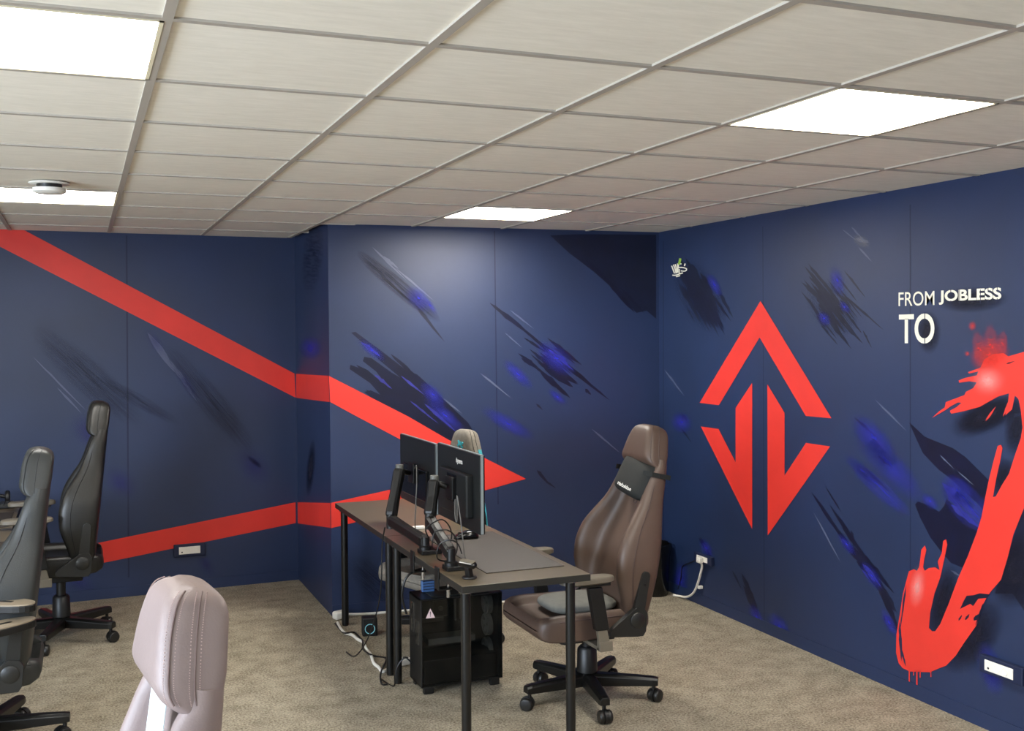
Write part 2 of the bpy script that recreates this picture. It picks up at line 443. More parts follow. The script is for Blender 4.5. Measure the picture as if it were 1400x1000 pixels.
# --- red arrow across the back wall, the return and the projecting wall
RL = .0018
poly(WB, [(-60, 262), (38, 317.5), (402.5, 511), (404, 544), (0, 337.5), (-60, 305)], M['red'], 'mural_stripe', RL)
poly(WJ, [(402.8, 511.3), (449.3, 514), (451.2, 550), (403.6, 544)], M['red'], 'mural_stripe', RL)
poly(WP, [(449.6, 514.2), (558.6, 570), (612, 601), (719, 655), (665.5, 670.2), (560, 696), (452.8, 722.5), (452.6, 687.8), (528, 671), (643, 645.4), (546, 600.5), (484.7, 568), (451.4, 550)], M['red'], 'mural_arrow', RL)
poly(WJ, [(404, 687), (452.2, 688), (452.4, 722), (404.3, 715.5)], M['red'], 'mural_stripe', RL)
poly(WB, [(404, 687), (404.3, 715.5), (136, 771), (0, 800), (0, 770), (137, 742)], M['red'], 'mural_stripe', RL)
# --- wall joints
def joint(P, a, b, w=2.):
    mb = MB(); ribbon(P, [a, b], w, mb, .0006); mb.build('panel_joint', M['joint'], P.o)
joint(WB, (173, 322), (176, 790), 2.2); joint(WP, (676, 316), (681, 690), 1.6)
joint(WR, (1244.6, 280), (1244.8, 880), 1.6); joint(WR, (1043, 310), (1045, 850), 1.); joint(WR, (907, 330), (907, 790), 1.)
# --- back wall marks
strokes(WB, [(45, 488, 118, 562, 3), (78, 530, 112, 566, 3), (202, 455, 240, 510, 10), (232, 492, 270, 550, 6)], M['pale'], seed=3)
soft(WB, (120, 590), 60, 46, 45, M['faintglow']); soft(WB, (212, 468), 50, 20, 55, M['faintglow']); soft(WB, (255, 525), 70, 14, 56, M['faintglow'])
soft(WB, (346, 637), 70, 44, 50, M['faintglow']); soft(WB, (165, 660), 60, 40, 40, M['faintglow']); soft(WB, (282, 772), 40, 22, 60, M['faintglow']); soft(WB, (108, 795), 50, 30, 30, M['faintglow'])
soft(WB, (120, 515), 200, 50, 42, M['faintstreak']); soft(WB, (285, 545), 190, 40, 50, M['faintstreak']); soft(WB, (190, 548), 130, 20, 30, M['faintstreak']); soft(WB, (348, 632), 26, 8, 40, M['inkspray'])
soft(WJ, (425, 476), 36, 34, 60, M['glow']); soft(WJ, (428, 350), 30, 110, 5, M['faintstreak']); soft(WJ, (425, 640), 12, 80, 5, M['inkspray'])
# --- projecting wall marks
strokes(WP, [(509, 338, 556, 384, 3), (524, 350, 545, 368, 4), (540, 366, 594, 412, 3.4)], M['pale'], seed=5)
soft(WP, (572, 408), 44, 30, 45, M['glow']); soft(WP, (588, 418), 34, 10, 50, M['glow'])
soft(WP, (545, 392), 150, 24, 40, M['inkstreak']); strokes(WP, [(560, 408, 608, 468, 5), (520, 376, 572, 422, 4)], M['ink2'], seed=6)
poly(WP, [(480, 455), (486, 454), (520, 479), (556, 507), (570, 512), (590, 530), (612, 552), (640, 578), (648, 592), (656, 604), (640, 612), (612, 602), (585, 588), (556, 571), (540, 566), (527, 552), (512, 548), (498, 536), (507, 534), (520, 540), (506, 524), (478, 505), (479, 499), (490, 503), (512, 517), (524, 521), (514, 508), (496, 494), (498, 488), (508, 490), (536, 510), (548, 517), (520, 494), (499, 472)], M['ink'])
strokes(WP, [(534, 484, 582, 528, 6), (487, 499, 520, 522, 6), (552, 504, 600, 548, 8), (570, 522, 640, 584, 8), (500, 533, 545, 566, 7)], M['ink'], seed=11)
strokes(WP, [(494, 468, 520, 488, 6), (512, 512, 536, 532, 5), (548, 514, 580, 540, 3.5), (580, 552, 625, 592, 5), (560, 548, 600, 580, 3)], M['violet'], seed=12, lift=.0011)
soft(WP, (508, 479), 50, 16, 38, M['glow'], lift=.0014); soft(WP, (592, 540), 50, 24, 45, M['glow'], lift=.0014); soft(WP, (608, 568), 80, 22, 42, M['glow'], lift=.0014)
strokes(WP, [(606, 545, 632, 566, 3), (656, 510, 698, 544, 3), (697, 424, 730, 450, 3), (690, 455, 714, 476, 2), (808, 586, 848, 620, 3)], M['pale'], seed=13)
strokes(WP, [(669, 414, 740, 470, 7), (716, 452, 834, 548, 8), (708, 483, 752, 517, 6), (748, 462, 796, 500, 6), (757, 476, 790, 496, 5), (736, 486, 790, 526, 12), (742, 500, 784, 530, 14), (738, 508, 780, 545, 9), (800, 532, 808, 540, 5), (733, 552, 742, 561, 3), (716, 462, 750, 484, 4)], M['ink'], seed=14)
cluster(WP, (762, 500), 40, 70, 44, 26, M['ink'], 15, (2, 5))
cluster(WP, (764, 490), 40, 34, 16, 9, M['violet'], 16, (2, 4), lift=.0011)
soft(WP, (760, 490), 70, 36, 40, M['glow'], lift=.0014); soft(WP, (762, 543), 36, 14, 40, M['glow'], lift=.0014); soft(WP, (708, 512), 60, 20, 45, M['glow']); soft(WP, (695, 580), 90, 24, 30, M['glow'])
poly(WP, [(752, 322), (790, 320.5), (897, 321), (897, 436), (884, 425), (870, 428), (846, 402), (812, 372), (778, 346)], M['ink2'])
strokes(WP, [(826, 378, 868, 428, 8), (850, 395, 880, 428, 5), (800, 355, 842, 396, 7)], M['ink'], seed=18, lift=.0011)
strokes(WP, [(734, 643, 750, 662, 6), (742, 655, 760, 668, 3)], M['ink'], seed=19)
soft(WP, (520, 800), 110, 50, 40, M['faintstreak'])
# --- right wall: writing tag
mb = MB()
for k, (pts, w) in enumerate((([(918.5, 363.5), (921, 370), (922.5, 374)], 1.6), ([(921, 362), (923.5, 369), (924.5, 374)], 1.6), ([(923.5, 361.5), (925, 368), (925.5, 373.5)], 1.6),
        ([(926.8, 360.5), (927, 368), (927, 373)], 2.0), ([(932, 361), (928.5, 361.5), (928, 365.5), (934, 366), (939, 368), (937, 370.8), (931, 370.5)], 1.5),
        ([(937, 360.5), (936, 364)], 1.8), ([(919.5, 376.5), (924, 376.5), (930, 374.5), (934, 373.3)], 1.6), ([(924.5, 378.5), (930, 377)], 1.5), ([(929, 368), (929, 374)], 1.4))):
    ribbon(WR, pts, w, mb, .0016+k*.00002)
mb.build('graffiti_tag', M['cream'], WR.o)
mb = MB(); ribbon(WR, [(930.5, 353.5), (929.5, 358), (928.5, 362)], 3.2, mb, .0019); mb.build('graffiti_tag', M['lime'], WR.o)
# --- right wall: splashes
cluster(WR, (958, 405), 62, 92, 48, 34, M['ink2'], 21, (3, 8)); cluster(WR, (960, 412), 62, 84, 42, 44, M['ink'], 22, (2, 7))
strokes(WR, [(972, 400, 1000, 440, 4), (976, 405, 992, 432, 3)], M['ink'], seed=23)
soft(WR, (958, 405), 110, 62, 62, M['faintstreak'], lift=.0007); soft(WR, (977, 390), 40, 16, 60, M['glow'])
cluster(WR, (1135, 418), 52, 110, 62, 30, M['ink2'], 24, (2, 5)); cluster(WR, (1136, 418), 54, 70, 44, 34, M['ink'], 25, (2, 6))
strokes(WR, [(1096, 386, 1126, 414, 5), (1106, 378, 1128, 402, 4), (1107, 366, 1140, 400, 4), (1095, 398, 1128, 440, 4), (1134, 440, 1165, 478, 5), (1156, 445, 1180, 470, 4), (1150, 400, 1209, 452, 4), (1122, 444, 1146, 472, 4), (1180, 452, 1192, 476, 3)], M['ink2'], seed=26)
soft(WR, (1138, 422), 90, 60, 52, M['faintstreak'], lift=.0007); soft(WR, (1145, 384), 46, 22, 75, M['glow'], lift=.0016); soft(WR, (1127, 436), 26, 18, 50, M['glow'], lift=.0016); soft(WR, (1155, 420), 24, 12, 50, M['glow'], lift=.0016)
strokes(WR, [(1164, 310, 1180, 328, 3), (1152, 314, 1172, 330, 2), (1174, 338, 1192, 358, 3)], M['pale'], seed=27)
soft(WR, (1178, 330), 26, 16, 30, M['greystreak']); strokes(WR, [(1170, 326, 1188, 332, 8)], M['pale'], seed=28)
strokes(WR, [(908, 505, 936, 542, 2.5), (1196, 546, 1240, 590, 3), (1112, 700, 1150, 770, 2.5), (1300, 780, 1316, 790, 3)], M['pale'], seed=29)
soft(WR, (932, 578), 34, 30, 40, M['glow']); strokes(WR, [(931, 566, 941, 578, 6), (930, 584, 946, 606, 2.5)], M['ink'], seed=30)
soft(WR, (1215, 635), 150, 44, 48, M['glow']); soft(WR, (1195, 600), 90, 40, 48, M['glow']); soft(WR, (1180, 645), 70, 20, 42, M['glow']); soft(WR, (1205, 670), 110, 26, 42, M['glowstreak'])
strokes(WR, [(1168, 571, 1202, 601, 5), (1200, 623, 1221, 641, 5), (1180, 638, 1215, 672, 4)], M['ink'], seed=31)
poly(WR, [(1243, 578), (1247, 581), (1264, 597), (1273, 601), (1303, 613), (1320, 625), (1337, 642), (1352, 657), (1360, 668), (1346, 700), (1338, 690), (1318, 672), (1300, 655), (1283, 642), (1262, 620), (1254, 603)], M['ink'])
poly(WR, [(1251, 690), (1255, 686), (1272, 692), (1284, 700), (1291, 692), (1294, 682), (1312, 700), (1338, 722), (1350, 735), (1335, 780), (1315, 776), (1300, 770), (1285, 752), (1272, 735), (1258, 708)], M['ink'])
soft(WR, (1322, 690), 96, 50, 48, M['glowstreak'], lift=.0015); soft(WR, (1310, 672), 60, 40, 45, M['glow'], lift=.0015); soft(WR, (1272, 686), 34, 18, 40, M['glow'], lift=.0015)
strokes(WR, [(1288, 660, 1340, 710, 12), (1300, 690, 1342, 724, 9), (1292, 668, 1320, 706, 10)], M['violet'], seed=33, lift=.0012)
strokes(WR, [(1285, 622, 1305, 642, 2), (1310, 645, 1332, 664, 2)], M['pale'], seed=34, lift=.0012)
strokes(WR, [(1110, 674, 1165, 756, 5), (1129, 666, 1150, 700, 3), (1144, 704, 1166, 735, 4), (1158, 742, 1210, 806, 12), (1150, 735, 1180, 775, 8), (1164, 725, 1168, 748, 5), (1190, 770, 1212, 800, 9), (1185, 765, 1200, 800, 6), (1200, 800, 1222, 850, 7), (1134, 690, 1200, 790, 7), (1120, 690, 1180, 772, 5), (1176, 760, 1224, 838, 10), (1206, 810, 1230, 866, 8), (1150, 720, 1222, 812, 6)], M['ink'], seed=35)
cluster(WR, (1186, 776), 52, 70, 24, 18, M['ink'], 36, (2, 5)); cluster(WR, (1192, 786), 54, 40, 12, 8, M['violet'], 37, (2, 5), lift=.0012)
soft(WR, (1158, 745), 40, 14, 52, M['glow'], lift=.0015); soft(WR, (1192, 788), 50, 20, 55, M['glow'], lift=.0015); soft(WR, (1216, 852), 50, 16, 62, M['glow']); strokes(WR, [(1205, 800, 1226, 838, 8), (1208, 842, 1226, 862, 10)], M['ink2'], seed=38)
strokes(WR, [(1001, 780, 1014, 806, 3), (1014, 784, 1040, 850, 9), (1016, 800, 1044, 862, 6), (955, 735, 968, 754, 4), (957, 734, 975, 768, 4)], M['ink'], seed=39)
soft(WR, (1035, 845), 46, 18, 65, M['glow'], lift=.0014); soft(WR, (1066, 858), 50, 26, 60, M['glow']); soft(WR, (966, 750), 34, 16, 60, M['glow']); soft(WR, (930, 795), 60, 24, 95, M['glow'])
soft(WR, (1355, 915), 80, 36, 75, M['glow'])
# --- right wall: diamond emblem
for pg in ([(1040, 411.8), (1137.2, 572.2), (1102, 569), (1038.8, 461.5), (983.2, 554.2), (956.8, 551)],
           [(958.5, 583.4), (982.7, 586.8), (1006, 632.3), (1006, 558), (1028.7, 523.6), (1028.7, 724)],
           [(1049.5, 525.7), (1073, 564.7), (1073, 650.5), (1102.3, 605.8), (1135.2, 610.7), (1050, 732.4)]):
    poly(WR, pg, M['red'], 'mural_emblem', RL)
# --- right wall: lettering
def letters(P, text, lb, rb, lt, m, bold=0., name='lettering', lift=.0022, wfit=True):
    cu = bpy.data.curves.new('t', 'FONT'); cu.body = text; cu.offset = bold; cu.resolution_u = 6
    ob = bpy.data.objects.new('t', cu); COL.objects.link(ob); bpy.context.view_layer.update()
    me = ob.evaluated_get(bpy.context.evaluated_depsgraph_get()).to_mesh()
    vs = [v.co.copy() for v in me.vertices]; fs = [tuple(p.vertices) for p in me.polygons]
    ob.to_mesh_clear(); bpy.data.objects.remove(ob); bpy.data.curves.remove(cu)
    x0, x1 = min(v.x for v in vs), max(v.x for v in vs); y0, y1 = min(v.y for v in vs), max(v.y for v in vs)
    A, B, T = P.hit(lb, lift), P.hit(rb, lift), P.hit(lt, lift)
    mb = MB(); mb.add([A+(B-A)*((v.x-x0)/(x1-x0))+(T-A)*((v.y-y0)/(y1-y0)) for v in vs], fs)
    return mb.build(name, m, P.o)
letters(WR, 'FROM', (1229, 419), (1278, 417.5), (1229, 400), M['cream'], .004)
letters(WR, 'JOBLESS', (1284, 417), (1369.5, 414), (1284, 397.5), M['cream'], .03)
letters(WR, 'TO', (1229.5, 470), (1278, 470), (1229.5, 430), M['cream'], .018)
mb = MB()
for a, b, w in (((1265, 427), (1265, 436), 1.2), ((1265, 463), (1265, 472), 1.2), ((1237.5, 436.4), (1243, 436.4), .7), ((1300.5, 395), (1300.5, 402), 1.), ((1300.5, 411), (1300.5, 418), 1.), ((1312.5, 395), (1312.5, 418), .9),
                ((1341, 396), (1341, 416), .9), ((1351.5, 394), (1351.5, 400), 1.), ((1351.5, 409), (1351.5, 416), 1.), ((1364, 393), (1364, 399), 1.), ((1364, 408), (1364, 416), 1.)):
    ribbon(WR, [a, b], w, mb, .0026)
mb.build('stencil_gap', M['joint'], WR.o)
soft(WR, (1270, 455), 34, 60, 0, M['inkspray'], lift=.0010); soft(WR, (1330, 410), 100, 36, -2, M['inkspray'], lift=.0010)
# --- right wall: big red brushed letter
soft(WR, (1350, 570), 110, 46, -22, M['inkspray'], lift=.0011); soft(WR, (1352, 566), 90, 40, -25, M['inkspray'], lift=.0013); soft(WR, (1390, 585), 34, 80, 8, M['inkspray'], lift=.0013)
soft(WR, (1372, 655), 34, 60, 10, M['inkspray'], lift=.0013); soft(WR, (1330, 870), 120, 70, -55, M['inkspray'], lift=.0011); soft(WR, (1290, 825), 40, 110, 12, M['inkspray'], lift=.0011)
poly(WR, [(1378, 762), (1400, 690), (1436, 612), (1462, 634), (1450, 668), (1474, 706), (1452, 742), (1462, 790), (1440, 800), (1430, 846), (1400, 835), (1385, 812), (1360, 812)], M['ink2'], lift=.0010)
soft(WR, (1390, 780), 70, 110, 15, M['inkspray'], lift=.0014)
JR = .0020
poly(WR, [(1275, 571.5), (1284, 563), (1292, 557.5), (1293.5, 550), (1307, 545), (1319, 540.5), (1321, 536), (1331, 531), (1336, 523), (1326, 521.5), (1312, 523.5), (1311, 520.5), (1320, 517), (1336, 513.5), (1338, 508), (1325, 511), (1324, 509), (1341, 503), (1346, 492), (1356, 485), (1372, 483), (1379, 487.5), (1400, 481.5), (1430, 475), (1452, 468), (1466, 474), (1458, 488), (1478, 496), (1470, 520), (1462, 548), (1448, 580), (1440, 600), (1420, 650), (1400, 696), (1386, 731), (1378, 763), (1369, 793), (1356, 808), (1350, 816), (1345, 826), (1335, 856), (1318, 880), (1307, 897), (1294, 910.5), (1282, 915), (1272, 919.5), (1258, 919), (1244, 918.5), (1234, 913.5), (1229, 907), (1225.5, 893), (1226, 868), (1231, 838), (1235, 812), (1240, 793), (1243, 781.5), (1250, 778.5),
          (1254, 781), (1257, 776), (1259, 762), (1260, 752), (1265, 746), (1267, 752), (1264, 765), (1262.5, 776), (1265, 781), (1270, 777), (1279, 776), (1285, 780), (1282.5, 768), (1288, 757), (1290, 740), (1294, 737.5), (1295.5, 745), (1292, 762), (1287.5, 783), (1285.5, 791), (1278, 812), (1272, 839), (1270.5, 859), (1275, 863.5), (1279, 863.5), (1286, 853.5), (1297, 827),
          (1310, 792), (1324, 760), (1336, 728), (1342.5, 706.5), (1347.5, 680), (1353, 654), (1359, 630), (1364.5, 610), (1369, 608.5), (1371, 613), (1368, 630), (1363, 652), (1358, 680), (1362, 679), (1370, 664), (1380, 648), (1389, 620), (1396, 600), (1398.5, 585), (1396, 560), (1393, 546), (1388, 541), (1384, 560), (1375, 568), (1379, 548), (1380, 538), (1366, 542), (1354, 548.5), (1340, 556.5), (1318, 562.5), (1301, 566), (1299, 562), (1308, 557), (1315, 551), (1310, 550.5), (1300, 556), (1293, 561)], M['red'], 'mural_letter', JR)
strokes(WR, [(1348, 576, 1362, 556, 3), (1372, 570, 1384, 540, 3)], M['red'], 'mural_letter', JR+.0004, 41)
mb = MB()
for a, b, w in (((1243.5, 916), (1243.5, 939), 1.6), ((1254, 917), (1254, 951), 1.8), ((1258.5, 917), (1258.5, 927), 1.2), ((1273, 917), (1273.2, 926), 1.2), ((1249.5, 917), (1249.5, 924), 1.2)): ribbon(WR, [a, b], w, mb, JR)
mb.build('paint_drip', M['red'], WR.o)
strokes(WR, [(1239.5, 800, 1231, 862, 3.2), (1230.5, 850, 1233, 905, 4.5), (1232, 885, 1239, 912, 3.5)], M['joint'], 'brush_gap', JR+.0005, 42)
poly(WR, [(1318, 822), (1322, 815), (1332, 814), (1340, 811.5), (1354, 813), (1349, 818), (1338, 819), (1331, 829), (1327, 826), (1321, 829), (1313, 833)], M['ink2'], 'brush_gap', JR+.0005)
strokes(WR, [(1332, 849, 1339, 840, 6), (1320, 848, 1326, 840, 4), (1311, 849, 1316, 841, 3), (1345, 825, 1334, 856, 3), (1376, 498, 1388, 494, 2)], M['ink2'], 'brush_gap', JR+.0007, 43)
soft(WR, (1352, 521), 52, 46, 0, M['white_spray'], lift=JR+.0009); soft(WR, (1255, 803), 26, 64, 6, M['white_spray'], lift=JR+.0009)
soft(WR, (1340, 480), 20, 60, -10, M['redstreak'], lift=JR+.0004); soft(WR, (1356, 476), 24, 70, -4, M['redstreak'], lift=JR+.0006); soft(WR, (1371, 472), 16, 44, 4, M['redstreak'], lift=JR+.0004)
soft(WR, (1354, 486), 60, 46, -20, M['redspray'], lift=JR+.0002); soft(WR, (1330, 446), 12, 14, 0, M['redspray'], lift=JR+.0002); soft(WR, (1323, 484), 8, 8, 0, M['redspray'], lift=JR+.0002)

# ------------------------------------------------------------------ wall sockets
def wall_socket(P, tl_, br_, label, plate=(.16, .84)):
    a = P.hit(tl_, 0); b = P.hit(br_, 0); w = (b-a).dot(P.u); h = a.z-b.z; c = (a+b)/2
    ang = math.atan2(P.u.y, P.u.x)
    t = thing('wall_socket', label, 'wall socket', c, ang)          # local x runs along the wall, -y is into the room
    MB().box((0, -.014, 0), (w, .026, h)).build('surround', M['joint'], t, bevel=.004)
    pw = w*(plate[1]-plate[0])
    MB().box((w*((plate[0]+plate[1])/2-.5), -.0285, 0), (pw, .004, h*.6)).build('face_plate', M['white'], t, bevel=.0015)
    cx = w*((plate[0]+plate[1])/2-.5)
    MB().cyl((cx-pw*.36, -.0304, -h*.13), (cx-pw*.36, -.0312, -h*.13), .005).build('indicator', M['black'], t)
    for k in (-.06, .22):
        g = MB().lathe([(.014, -.0302), (.016, -.0322), (.018, -.0302)], (cx+pw*k, 0, 0), 'Y', 20)
        g.build('outlet', M['white'], t, smooth=True)
    return t
wall_socket(WB, (237, 745), (280, 758), 'white double socket in a navy box on the back wall under the red stripe')
wall_socket(WR, (953, 754), (977, 774.5), 'white wall socket with a white plug in it beside the black bin', (.2, .8))
wall_socket(WR, (1345, 893), (1404, 939), 'white socket strip low on the right wall under the big red letter', (.14, .8))

# ------------------------------------------------------------------ desks
DT = .745
def desk(label, x0, x1, y0, y1, top=DT, th=.03, inset=.065):
    t = thing('desk', label, 'desk', ((x0+x1)/2, (y0+y1)/2, 0), 0, 'black desks')
    hx, hy = (x1-x0)/2, (y1-y0)/2
    db = MB().box((0, 0, top-th/2), (2*hx, 2*hy, th)); db.m = [1, 1, 1, 1, 1, 0]; db.build('desk_top', [M['desk'], M['deskedge']], t, bevel=.002)
    for a, b in ((0, 0), (1, 0), (0, 1), (1, 1)):
        x, y = (-hx+.04 if a == 0 else hx-inset), (-hy+.07 if b == 0 else hy-.07)
        l = MB().cyl((x, y, .012), (x, y, top-th), .021, n=20); l.build('leg', M['blackmetal'], t, smooth=40)
        l2 = MB().lathe([(0, 0), (.018, 0), (.02, .004), (.02, .012), (0, .012)], (x, y, 0), n=20); l2.build('leg_foot', M['black'], t, smooth=40)
        MB().cyl((x, y, top-th-.012), (x, y, top-th), .03, n=20).build('leg_bracket', M['chrome'], t, smooth=40)
    return t
desk('black desk under the webcam, its corner nearest the brown chair', 1.845, 2.432, 1.67, 2.858)
desk('black desk reaching to the projecting wall, behind the webcam desk', 1.845, 2.432, 2.862, 4.03)
desk('black desk behind the grey chair, against the back wall', -.66, .045, 4.02, 5.08, .72, inset=.3)
desk('black desk half hidden behind the grey chair, nearer than the back wall desk', -.66, .045, 2.98, 4.012, .72, inset=.3)

# ------------------------------------------------------------------ gaming chairs
W_T = [(0, .20), (.06, .235), (.15, .262), (.3, .275), (.43, .262), (.52, .235), (.615, .202), (.74, .172), (.80, .158), (.86, .136), (.92, .113), (.96, .097), (.985, .08), (1., .05)]
BOL_T = [(0, .10), (.08, .13), (.15, .155), (.2, .18), (.275, .21), (.36, .222), (.445, .21), (.53, .175), (.615, .133), (.70, .11), (.78, .09), (.82, .07), (.9, .07), (1., .06)]
CEN_T = [(0, .08), (.1, .10), (.25, .118), (.36, .112), (.5, .085), (.62, .06), (.72, .05), (.8, .05), (1., .05)]
HF_T = [(.797, .082), (.806, .10), (.82, .115), (.845, .124), (.9, .124), (.95, .119), (.975, .112), (.99, .1), (1., .078)]
HB_T = [(.76, -.002), (.95, -.002), (.975, .004), (.99, .018), (1., .042)]
def back_ring(s, sc):
    w = interp(W_T, s)+.007*max(0, min(1, (s-.66)/.1)); tb = interp(BOL_T, s); tc = interp(CEN_T, s); t0 = .0 if s < .95 else .02*((s-.95)/.05)**2
    bw = .055+.035*max(0, 1-abs(s-.33)/.4)
    hw = w-bw
    half = [(0, t0), (w*.45, t0), (w*.88, t0+.004), (w, t0+.03), (w, max(t0+.035, tb*.7)), (w-.012, tb), (hw+.012, tb), (hw-.012, tc), (hw*.5, tc), (0, tc)]
    P = half+[(-y, t) for y, t in half[-2:0:-1]]
    return [Vector((p.x, p.y, s)) for p in chaikin([Vector((a, b)) for a, b in P], 2)]
def head_ring(s):
    k = max(0, min(1, (.86-s)/.06)); w = interp(W_T, s)+.002-.003*k; f = interp(HF_T, s); b = interp(HB_T, s)+.010*k
    half = [(0, b), (w*.6, b), (w*.93, b+.004), (w, b+.022), (w, (b+f)/2), (w, f-.022 if f-b > .05 else b*.3+f*.7), (w-.020, f), (w*.4, f), (0, f)]
    P = half+[(-y, t) for y, t in half[-2:0:-1]]
    return [Vector((p.x, p.y, s)) for p in chaikin([Vector((a, b_)) for a, b_ in P], 2)]
def gaming_chair(name, label, loc, face, h, recline, leather, seam, star=42, arm_dz=0., arms=None, sc=1., thread=None, over=None, thick=1., wide=1., setback=.066, group='gaming chairs'):
    """local +X is where the sitter looks; h = underside of the seat"""
    over = over or {}
    t = thing(name, label, 'chair', loc, face, group)
    # star base: hub, five legs, each with a castor
    MB().lathe([(0, .075), (.042, .075), (.048, .085), (.048, .125), (.04, .135), (0, .135)]).build('base_hub', M['blackmetal'], t, smooth=40)
    for k in range(5):
        a = R(star+72*k)-face; c, s_ = math.cos(a), math.sin(a)
        rings = []
        for r, w, z0, z1 in ((.035, .034, .074, .134), (.12, .031, .076, .132), (.24, .028, .080, .127), (.318, .026, .082, .123), (.342, .022, .084, .119)):
            sec = [(-w, z0), (w, z0), (w, z1-.012), (w*.6, z1), (-w*.6, z1), (-w, z1-.012)]
            rings.append([Vector((r*c-y*s_, r*s_+y*c, z)) for y, z in sec])
        lg = MB().loft(rings).build('base_leg', M['blackmetal'], t, bevel=.003)
        cx, cy = .32*c, .32*s_
        ca = a+R(35+k*50); d = Vector((math.cos(ca), math.sin(ca), 0)); q = Vector((-d.y, d.x, 0)); o = Vector((cx, cy, .031))-d*.012
        MB().cyl((cx, cy, .05), (cx, cy, .096), .009, n=10).cyl(o-q*.008, o+q*.008, .034, n=18).build('castor_fork', M['black'], lg, smooth=40)
        for sg in (-1, 1):
            rg = []
            for yy, r in ((.009, .029), (.012, .031), (.024, .031), (.03, .026), (.032, .015)):
                cc = o+q*sg*yy
                rg.append([cc+r*(math.cos(2*PI*i/22)*d+math.sin(2*PI*i/22)*Vector((0, 0, 1))) for i in range(22)])
            MB().loft(rg).build('castor_wheel', M['castor'], lg, smooth=40)
    MB().lathe([(0, .13), (.042, .13), (.051, .14), (.047, min(.25, h-.09)), (.038, min(.262, h-.08)), (.026, min(.262, h-.08)), (.026, h-.04), (0, h-.04)], n=24).build('gas_lift', M['black'], t, smooth=40)
    m = MB().box((.01, 0, h-.035), (.26, .13, .055)).box((0, 0, h-.008), (.30, .24, .016)); m.cyl((.12, -.0, h-.075), (.12, 0, h-.03), .028, n=16)
    m.build('tilt_mechanism', M['black'], t, bevel=.006)
    MB().tube([(.03, -.06, h-.035), (.03, -.18, h-.03), (.04, -.25, h-.025)], .006, sub=4).box((.042, -.265, h-.024), (.03, .05, .008)).build('tilt_lever', M['black'], t, smooth=40)
    # seat
    rings = []
    for x, w, zb, zt in ((-.235, .17, .045, .075), (-.225, .205, .025, .10), (-.19, .232, .008, .118), (-.1, .243, 0, .122), (.05, .25, 0, .124), (.18, .255, 0, .126), (.255, .257, .004, .126), (.305, .253, .008, .122), (.335, .243, .02, .112), (.35, .225, .036, .095), (.355, .2, .05, .08)):
        dip = .038 if -.2 < x < .31 else .004
        half = [(0, zb), (w*.8, zb), (w-.004, zb+.004), (w, zb+.02), (w, zt-.022), (w-.018, zt), (w-.06, zt), (w-.085, zt-dip*.9), (w-.10, zt-dip), (w*.35, zt-dip-.003), (0, zt-dip-.003)]
        P = half+[(-y, z) for y, z in half[-2:0:-1]]
        rings.append([Vector((x, p.x, h+p.y)) for p in chaikin([Vector(q_) for q_ in P], 2)])
    seat = MB().loft(rings).build('seat', over.get('seat', leather), t, smooth=60)
    for sg in (-1, 1): MB().tube([(x, sg*(w+.0005), h+z) for x, w, z in ((-.2, .226, .098), (-.1, .2425, .102), (.05, .2495, .104), (.18, .2545, .106), (.26, .2555, .105))], .0022, 6, 3).build('piping', seam, seat, smooth=True)
    # backrest in its own frame: (y, forward, along) -> chair
    pz = h+.10; th = R(recline); dirv = Vector((-math.sin(th), 0, math.cos(th))); fv = Vector((math.cos(th), 0, math.sin(th)))
    piv = Vector((-.125, 0, pz))
    tk = lambda s_: thick+(max(thick, .7)-thick)*min(1, max(0, (s_-.55)/.25)) if thick < 1 else 1.
    B = lambda p: piv+dirv*((p[2]-.105)*sc)+fv*((p[1]-setback)*sc*tk(p[2]))+Vector((0, p[0]*sc*(wide+(.18 if wide < 1 else 0)*min(1, max(0, (p[2]-.62)/.15))), 0))
    ss = [0, .012, .03, .06]+[.06+.03*i for i in range(1, 26)]+[.84]
    rr = [back_ring(s, sc) for s in sorted(set(round(x, 4) for x in ss if x <= .845))]
    # rounded bottom and top
    def shrink(r, k): c = sum(r, Vector())/len(r); return [Vector((c.x+(p.x-c.x)*k, c.y+(p.y-c.y)*k, p.z)) for p in r]
    rr[0] = shrink(rr[0], .72); rr[1] = shrink(rr[1], .9)
    back = MB().loft([[B(p) for p in r] for r in rr]).build('backrest', over.get('back', leather), t, smooth=60)
    hs = [.797, .799, .802, .807, .813, .822, .834, .845, .865, .89, .92, .945, .96, .972, .98, .987, .992, .996, .999]
    hr = [head_ring(s) for s in hs]
    head = MB().loft([[B(p) for p in r] for r in hr]).build('headrest', over.get('head', leather), t, smooth=60)
    for sg in (-1, 1):
        for tt, off in ((.062, .002), (.106, -.0008)):
            line = []
            for s in [.815, .83, .85, .88, .92, .95, .97, .983, .993]:
                f_ = interp(HF_T, s); line.append(B((sg*(interp(W_T, s)+off), tt-(.124-f_)*(.9 if tt > .1 else .4), s)))
            MB().tube(line, .0017, 6, 4).build('piping', seam, head, smooth=True)
            if thread:
                L2 = catmull([Vector(p) for p in line], 14)
                for dt in (-.009, .009):
                    st = MB()
                    for i in range(0, len(L2)-2, 2):
                        a_, b_ = L2[i]+fv*dt, L2[i]+(L2[i+1]-L2[i])*.65+fv*dt
                        st.tube([a_+Vector((0, sg*.0006, 0)), b_+Vector((0, sg*.0006, 0))], .0011, 5, 1)
                    tag(st.build('stitching', thread, head), kind='stuff')
        MB().tube([B((sg*(interp(W_T, .82)-.012), .014, .822)), B((sg*(interp(W_T, .82)-.006), .03, .822)), B((sg*(interp(W_T, .82)-.0055), .062, .82))], .0016, 6, 4).build('piping', seam, head, smooth=True)
        line = []; line2 = []
